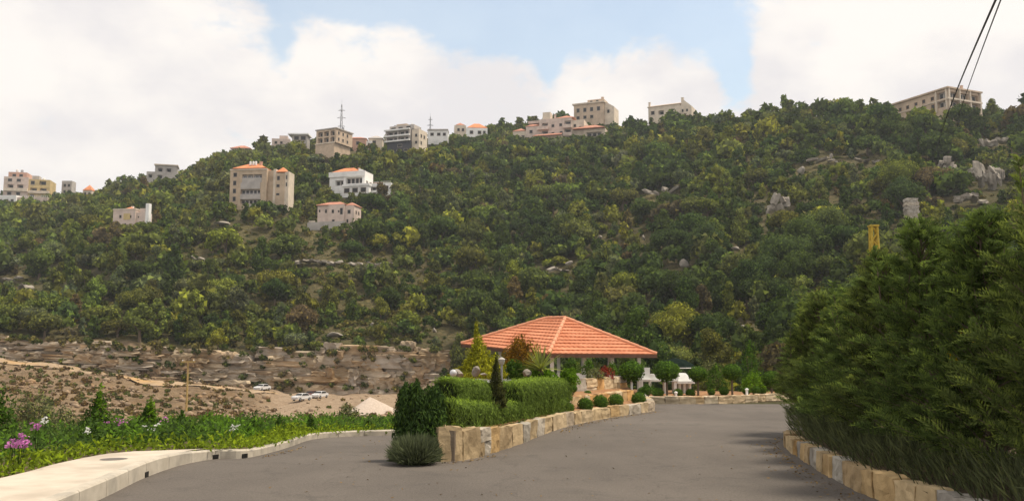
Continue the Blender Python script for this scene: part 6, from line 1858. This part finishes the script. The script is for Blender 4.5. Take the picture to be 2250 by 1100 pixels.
def conifer_row():
    spots = [(7.75, 21.6, .84, 'leftmost and shortest feathery conifer of the right hedge, beside the road bend'), (7.35, 20.0, .92, 'second feathery conifer from the road bend in the right hedge'), (7.15, 18.2, .94, 'third feathery conifer from the road bend in the right hedge'),
             (6.95, 16.4, 1.0, 'fourth feathery conifer from the road bend, below the mustard pole'), (6.75, 14.7, 1.02, 'fifth feathery conifer from the road bend, in the middle of the right hedge'), (6.65, 13.1, 1.02, 'sixth feathery conifer from the road bend, by the yellow leaves'),
             (6.6, 11.6, 1.03, 'seventh feathery conifer, next to the right edge of the hedge'), (6.75, 10.2, 1.05, 'feathery conifer at the right edge, nearest of the hedge'), (9.0, 19.6, .95, 'conifer behind the second hedge tree'), (8.6, 17.0, 1.02, 'conifer in the back row behind the middle of the right hedge'),
             (8.3, 14.4, 1.06, 'conifer in the back row behind the yellow leaves'), (8.1, 12.2, 1.10, 'tall conifer in the back row at the right edge')]
    for i, (x, y, s, lab) in enumerate(spots):
        f, t = CONIF[i % 3]
        x -= .45
        r = thing('hedge_conifer', lab, 'conifer', (x, y, .25), i*1.3, 'feathery conifers of the right hedge')
        r.scale = (s*1.02, s*1.02, s*(1.0 if i in (7, 11) else .78 if i in (2, 3, 8, 9) else .88)); r.rotation_euler = (0, -.04, i*1.3)
        fo = link('foliage', f, r); link('trunk', t, r)
        q = (1.0, 1.2, .95, 1.15, .9, 1.1, .95, 1.1, .9, 1.05, .95, 1.2)[i]; fo.color = (.092*q*(1.10 if i % 3 == 1 else 1), .135*q, .042*q, 1)
    c = at(2106, 790, 13.2); clump('yellow_shrub', 'bright yellow autumn shrub glimpsed through the right hedge', 'shrub', 2108, 815, 12.3, 60, 100, F_YELLOW, 420, .07, .04, 71, 'dome')
    # leafy tree leaning in at the right edge above the hedge
conifer_row()

# ---------------------------------------------------------------- left garden
def left_garden():
    def gpt(px, d):
        x = ray(px, 900)[0]*d; return Vector((x, d, garden_z(x, d)))
    def shrub(name, label, cat, px, d, w, h, lmat, n, leaf, lw, seed, shape, up=0.0, group=None):
        p = gpt(px, d); return clump(name, label, cat, px, 900, d, w, h, lmat, n, leaf, lw, seed, shape, up, z=p.z-.02, group=group)
    G = 'young shrubs in the left garden'
    m1 = shrub('young_cypress', 'tallest young shrub in the left garden, dark with a bright yellow-green tip', 'shrub', 214, 19.6, 92, 112, F_SHRUB, 2600, .10, .04, 31, 'cone', .7, G)
    as_part(m1, shrub('shoot', 'shoot', 'shrub', 219, 19.5, 24, 122, F_FRESH, 420, .10, .035, 32, 'column', .9), 'leading_shoot')
    m2 = shrub('young_cypress', 'second young shrub with a leaning yellow tip', 'shrub', 324, 20.6, 72, 86, F_SHRUB, 2200, .10, .04, 33, 'cone', .7, G)
    as_part(m2, shrub('shoot', 'shoot', 'shrub', 332, 20.5, 26, 90, F_FRESH, 380, .10, .035, 34, 'column', .9), 'leading_shoot')
    shrub('young_cypress', 'third smaller young shrub in front of the ochre pole', 'shrub', 400, 21.4, 46, 66, F_SHRUB, 1500, .09, .035, 35, 'cone', .7, G)
    shrub('young_cypress', 'fourth young shrub, thin and pale, right of the ochre pole', 'shrub', 455, 21.8, 40, 48, F_FRESH, 900, .09, .035, 36, 'dome', .7, G)
    shrub('young_cypress', 'dark low shrub left of the kerb bend', 'shrub', 556, 21.6, 44, 44, F_SHRUB, 1300, .09, .035, 37, 'dome', .4, G)
    shrub('young_cypress', 'small cone shrub at the kerb bend', 'shrub', 615, 23.4, 32, 48, F_SHRUB, 1100, .08, .03, 38, 'cone', .7, G)
    shrub('young_cypress', 'small cone shrub right of the kerb bend', 'shrub', 682, 25.6, 28, 44, F_SHRUB, 1000, .08, .03, 39, 'cone', .7, G)
    shrub('young_cypress', 'lone dark cone shrub by the far kerb under the gravel heap', 'shrub', 811, 28.5, 24, 38, F_DARK, 900, .08, .03, 40, 'cone', .7, G)
    shrub('olive_bush', 'loose grey-green olive bush in the left garden', 'bush', 70, 20.5, 130, 112, F_GREY, 2600, .10, .03, 41, 'dome', .4)
    shrub('olive_bush', 'smaller sparse grey-green bush right of the loose olive bush', 'bush', 140, 22.5, 84, 72, F_GREY, 1200, .10, .03, 42, 'dome', .4)
    shrub('broad_bush', 'dark green bush cut by the left edge', 'bush', -14, 19.0, 90, 130, F_SHRUB, 2000, .11, .045, 43, 'dome', .3)
    shrub('olive_bush', 'grey-green bush near the far kerb left of the gravel heap', 'bush', 762, 31, 60, 60, F_GREY, 1200, .12, .04, 44, 'dome', .3)
    # herbs and ground cover: uncountable
    g = np.random.default_rng(50)
    ed = resample(GARDEN_EDGE, .2); n = 34000
    A = np.array([p[:] for p in ed]); keep = A[:, 1] > 9; A = A[keep]
    i = g.integers(0, len(A)-1, n); off = g.random(n)**1.3*6.5
    x = A[i, 0] - off*.75 + g.normal(0, .1, n); y = A[i, 1] + off*.62 + g.normal(0, .1, n)
    z = .17 - .05*np.maximum(0, y-16) - .02*np.maximum(0, -x-7) - .03*np.maximum(0, y-24)
    hh = (.10 + .60*np.clip(off/1.2, 0, 1)*fbm(x*1.1, y*1.1, 3)**1.1*1.25)
    zz = z + g.random(n)**.7*hh
    p = np.stack([x, y, zz], 1)
    tone = np.where((off < .7)[:, None], np.array([[.155, .215, .022]]), np.array([[.085, .165, .026]]))*g.uniform(.75, 1.25, (n, 1))
    mx = fbm(x*.9+7, y*.9, 2); tone = np.where((mx > .56)[:, None] & (off > .7)[:, None], np.array([[.06, .105, .03]])*g.uniform(.8, 1.2, (n, 1)), tone)
    q = leaf_quads(p, np.tile([0.2, -.5, 1.0], (n, 1)), .12, .045, g, updir=np.tile([0, 0, .7], (n, 1)), spread=.8)
    o = link('ground_cover', quads_mesh('ground_cover', q, foliage_mat('herb_leaves', attr='tone', trans=.4, vary=.4), g.random(n), {'tone': tone})); tag(o, 'bright green herbs and ground cover filling the left garden bed', 'ground cover', kind='stuff')
    # flowers
    def flower(name, label, px, d, h, w, mat_, nfl, seed, size=.045):
        gg = np.random.default_rng(seed); p0 = gpt(px, d); k = mpp(d); r = thing(name, label, 'flowers', p0, 0, 'flowers in the left garden')
        pts = np.stack([gg.normal(0, w*k*.4, nfl), gg.normal(0, w*k*.3, nfl), h + gg.normal(0, .05, nfl)], 1)
        P = np.repeat(pts, 9, 0) + gg.normal(0, .035, (nfl*9, 3))*np.array([1, 1, .5])
        link('blossoms', quads_mesh('blossoms', leaf_quads(P, np.tile([0, -.6, .8], (len(P), 1)), size, size*.8, gg, spread=.5), mat_, gg.random(len(P))), r)
        mb = MB()
        for q_ in pts[::2]: mb.tube([(q_[0]*.4, q_[1]*.4, 0), (q_[0]*.8, q_[1]*.8, q_[2]*.6), tuple(q_)], [.006, .005, .004], 4, False)
        mb.build('stems', F_SHRUB, r)
    flower('pink_flowers', 'large clump of mauve-pink flowers at the left edge of the garden', 45, 14.0, .44, 40, F_PINK, 14, 1, .055)
    flower('pink_flowers', 'small pink flower head right of the large mauve clump', 84, 15.5, .55, 10, F_PINK, 4, 2)
    flower('pink_flowers', 'pale pink flowers between the two tallest young shrubs', 262, 18.5, .55, 22, F_PINK, 6, 3)
    flower('pink_flowers', 'faint pink flowers right of the second young shrub', 358, 19.5, .5, 16, F_PINK, 4, 4)
    flower('white_flowers', 'white flowers near the olive bush', 102, 17.5, .62, 8, F_WHITE, 3, 5); flower('white_flowers', 'white flowers in front of the second young shrub', 336, 18.6, .42, 16, F_WHITE, 4, 6)
    flower('white_flowers', 'white flowers in front of the tallest young shrub', 196, 17.8, .40, 22, F_WHITE, 4, 7); flower('white_flowers', 'small white blossom bush by the kerb below the ochre pole', 524, 19.3, .34, 16, F_WHITE, 5, 8)
left_garden()

def leaf_litter():
    g = np.random.default_rng(81); P = []
    for line, off, n in ((off_line(resample(ISL, .3), -.12), .16, 500), (off_line([Vector((p.x, p.y, 0)) for p in reversed(RW)], -.14), .22, 700), (off_line(resample(KERB[2:9], .3), -.12), .14, 350)):
        c, s_, t_, u = path_pts(line, n, g); P.append(c - s_*np.abs(g.normal(0, off, n))[:, None])
    P.append(np.stack([g.uniform(-4, 4.5, 260), g.uniform(11, 30, 260), np.zeros(260)], 1))
    P = np.concatenate(P); P[:, 2] = np.array([left_drop(x, y) for x, y in P[:, :2]]) + .012
    k = (P[:, 0] > -4.9) & ~((P[:, 0] < 1.2) & (P[:, 1] > 17.5) & (P[:, 0] > -1.4))
    P = P[k]
    o = link('leaf_litter', quads_mesh('leaf_litter', leaf_quads(P, np.tile([0, 0, 1.0], (len(P), 1)), .055, .03, g, spread=.25), foliage_mat('dry_leaves', (.17, .11, .05), trans=.1, vary=.6), g.random(len(P))))
    tag(o, 'dry leaves and grit gathered along the road edges', 'leaf litter', kind='stuff')
leaf_litter()
# ---------------------------------------------------------------- air
def haze():
    m, nt, N, L, out = new_mat('haze_air')
    v = N('ShaderNodeVolumePrincipled')
    v.inputs['Color'].default_value = (.84, .90, .97, 1)
    v.inputs['Density'].default_value = HAZE
    v.inputs['Anisotropy'].default_value = .2
    L(v.outputs[0], out.inputs['Volume'])
    o = MB().box(-1600, 1600, -60, 1300, -90, 220).build('haze', m)
    tag(o, 'thin pale haze lying over the valley and hill', 'haze', kind='stuff')
HAZE = .00016
haze()
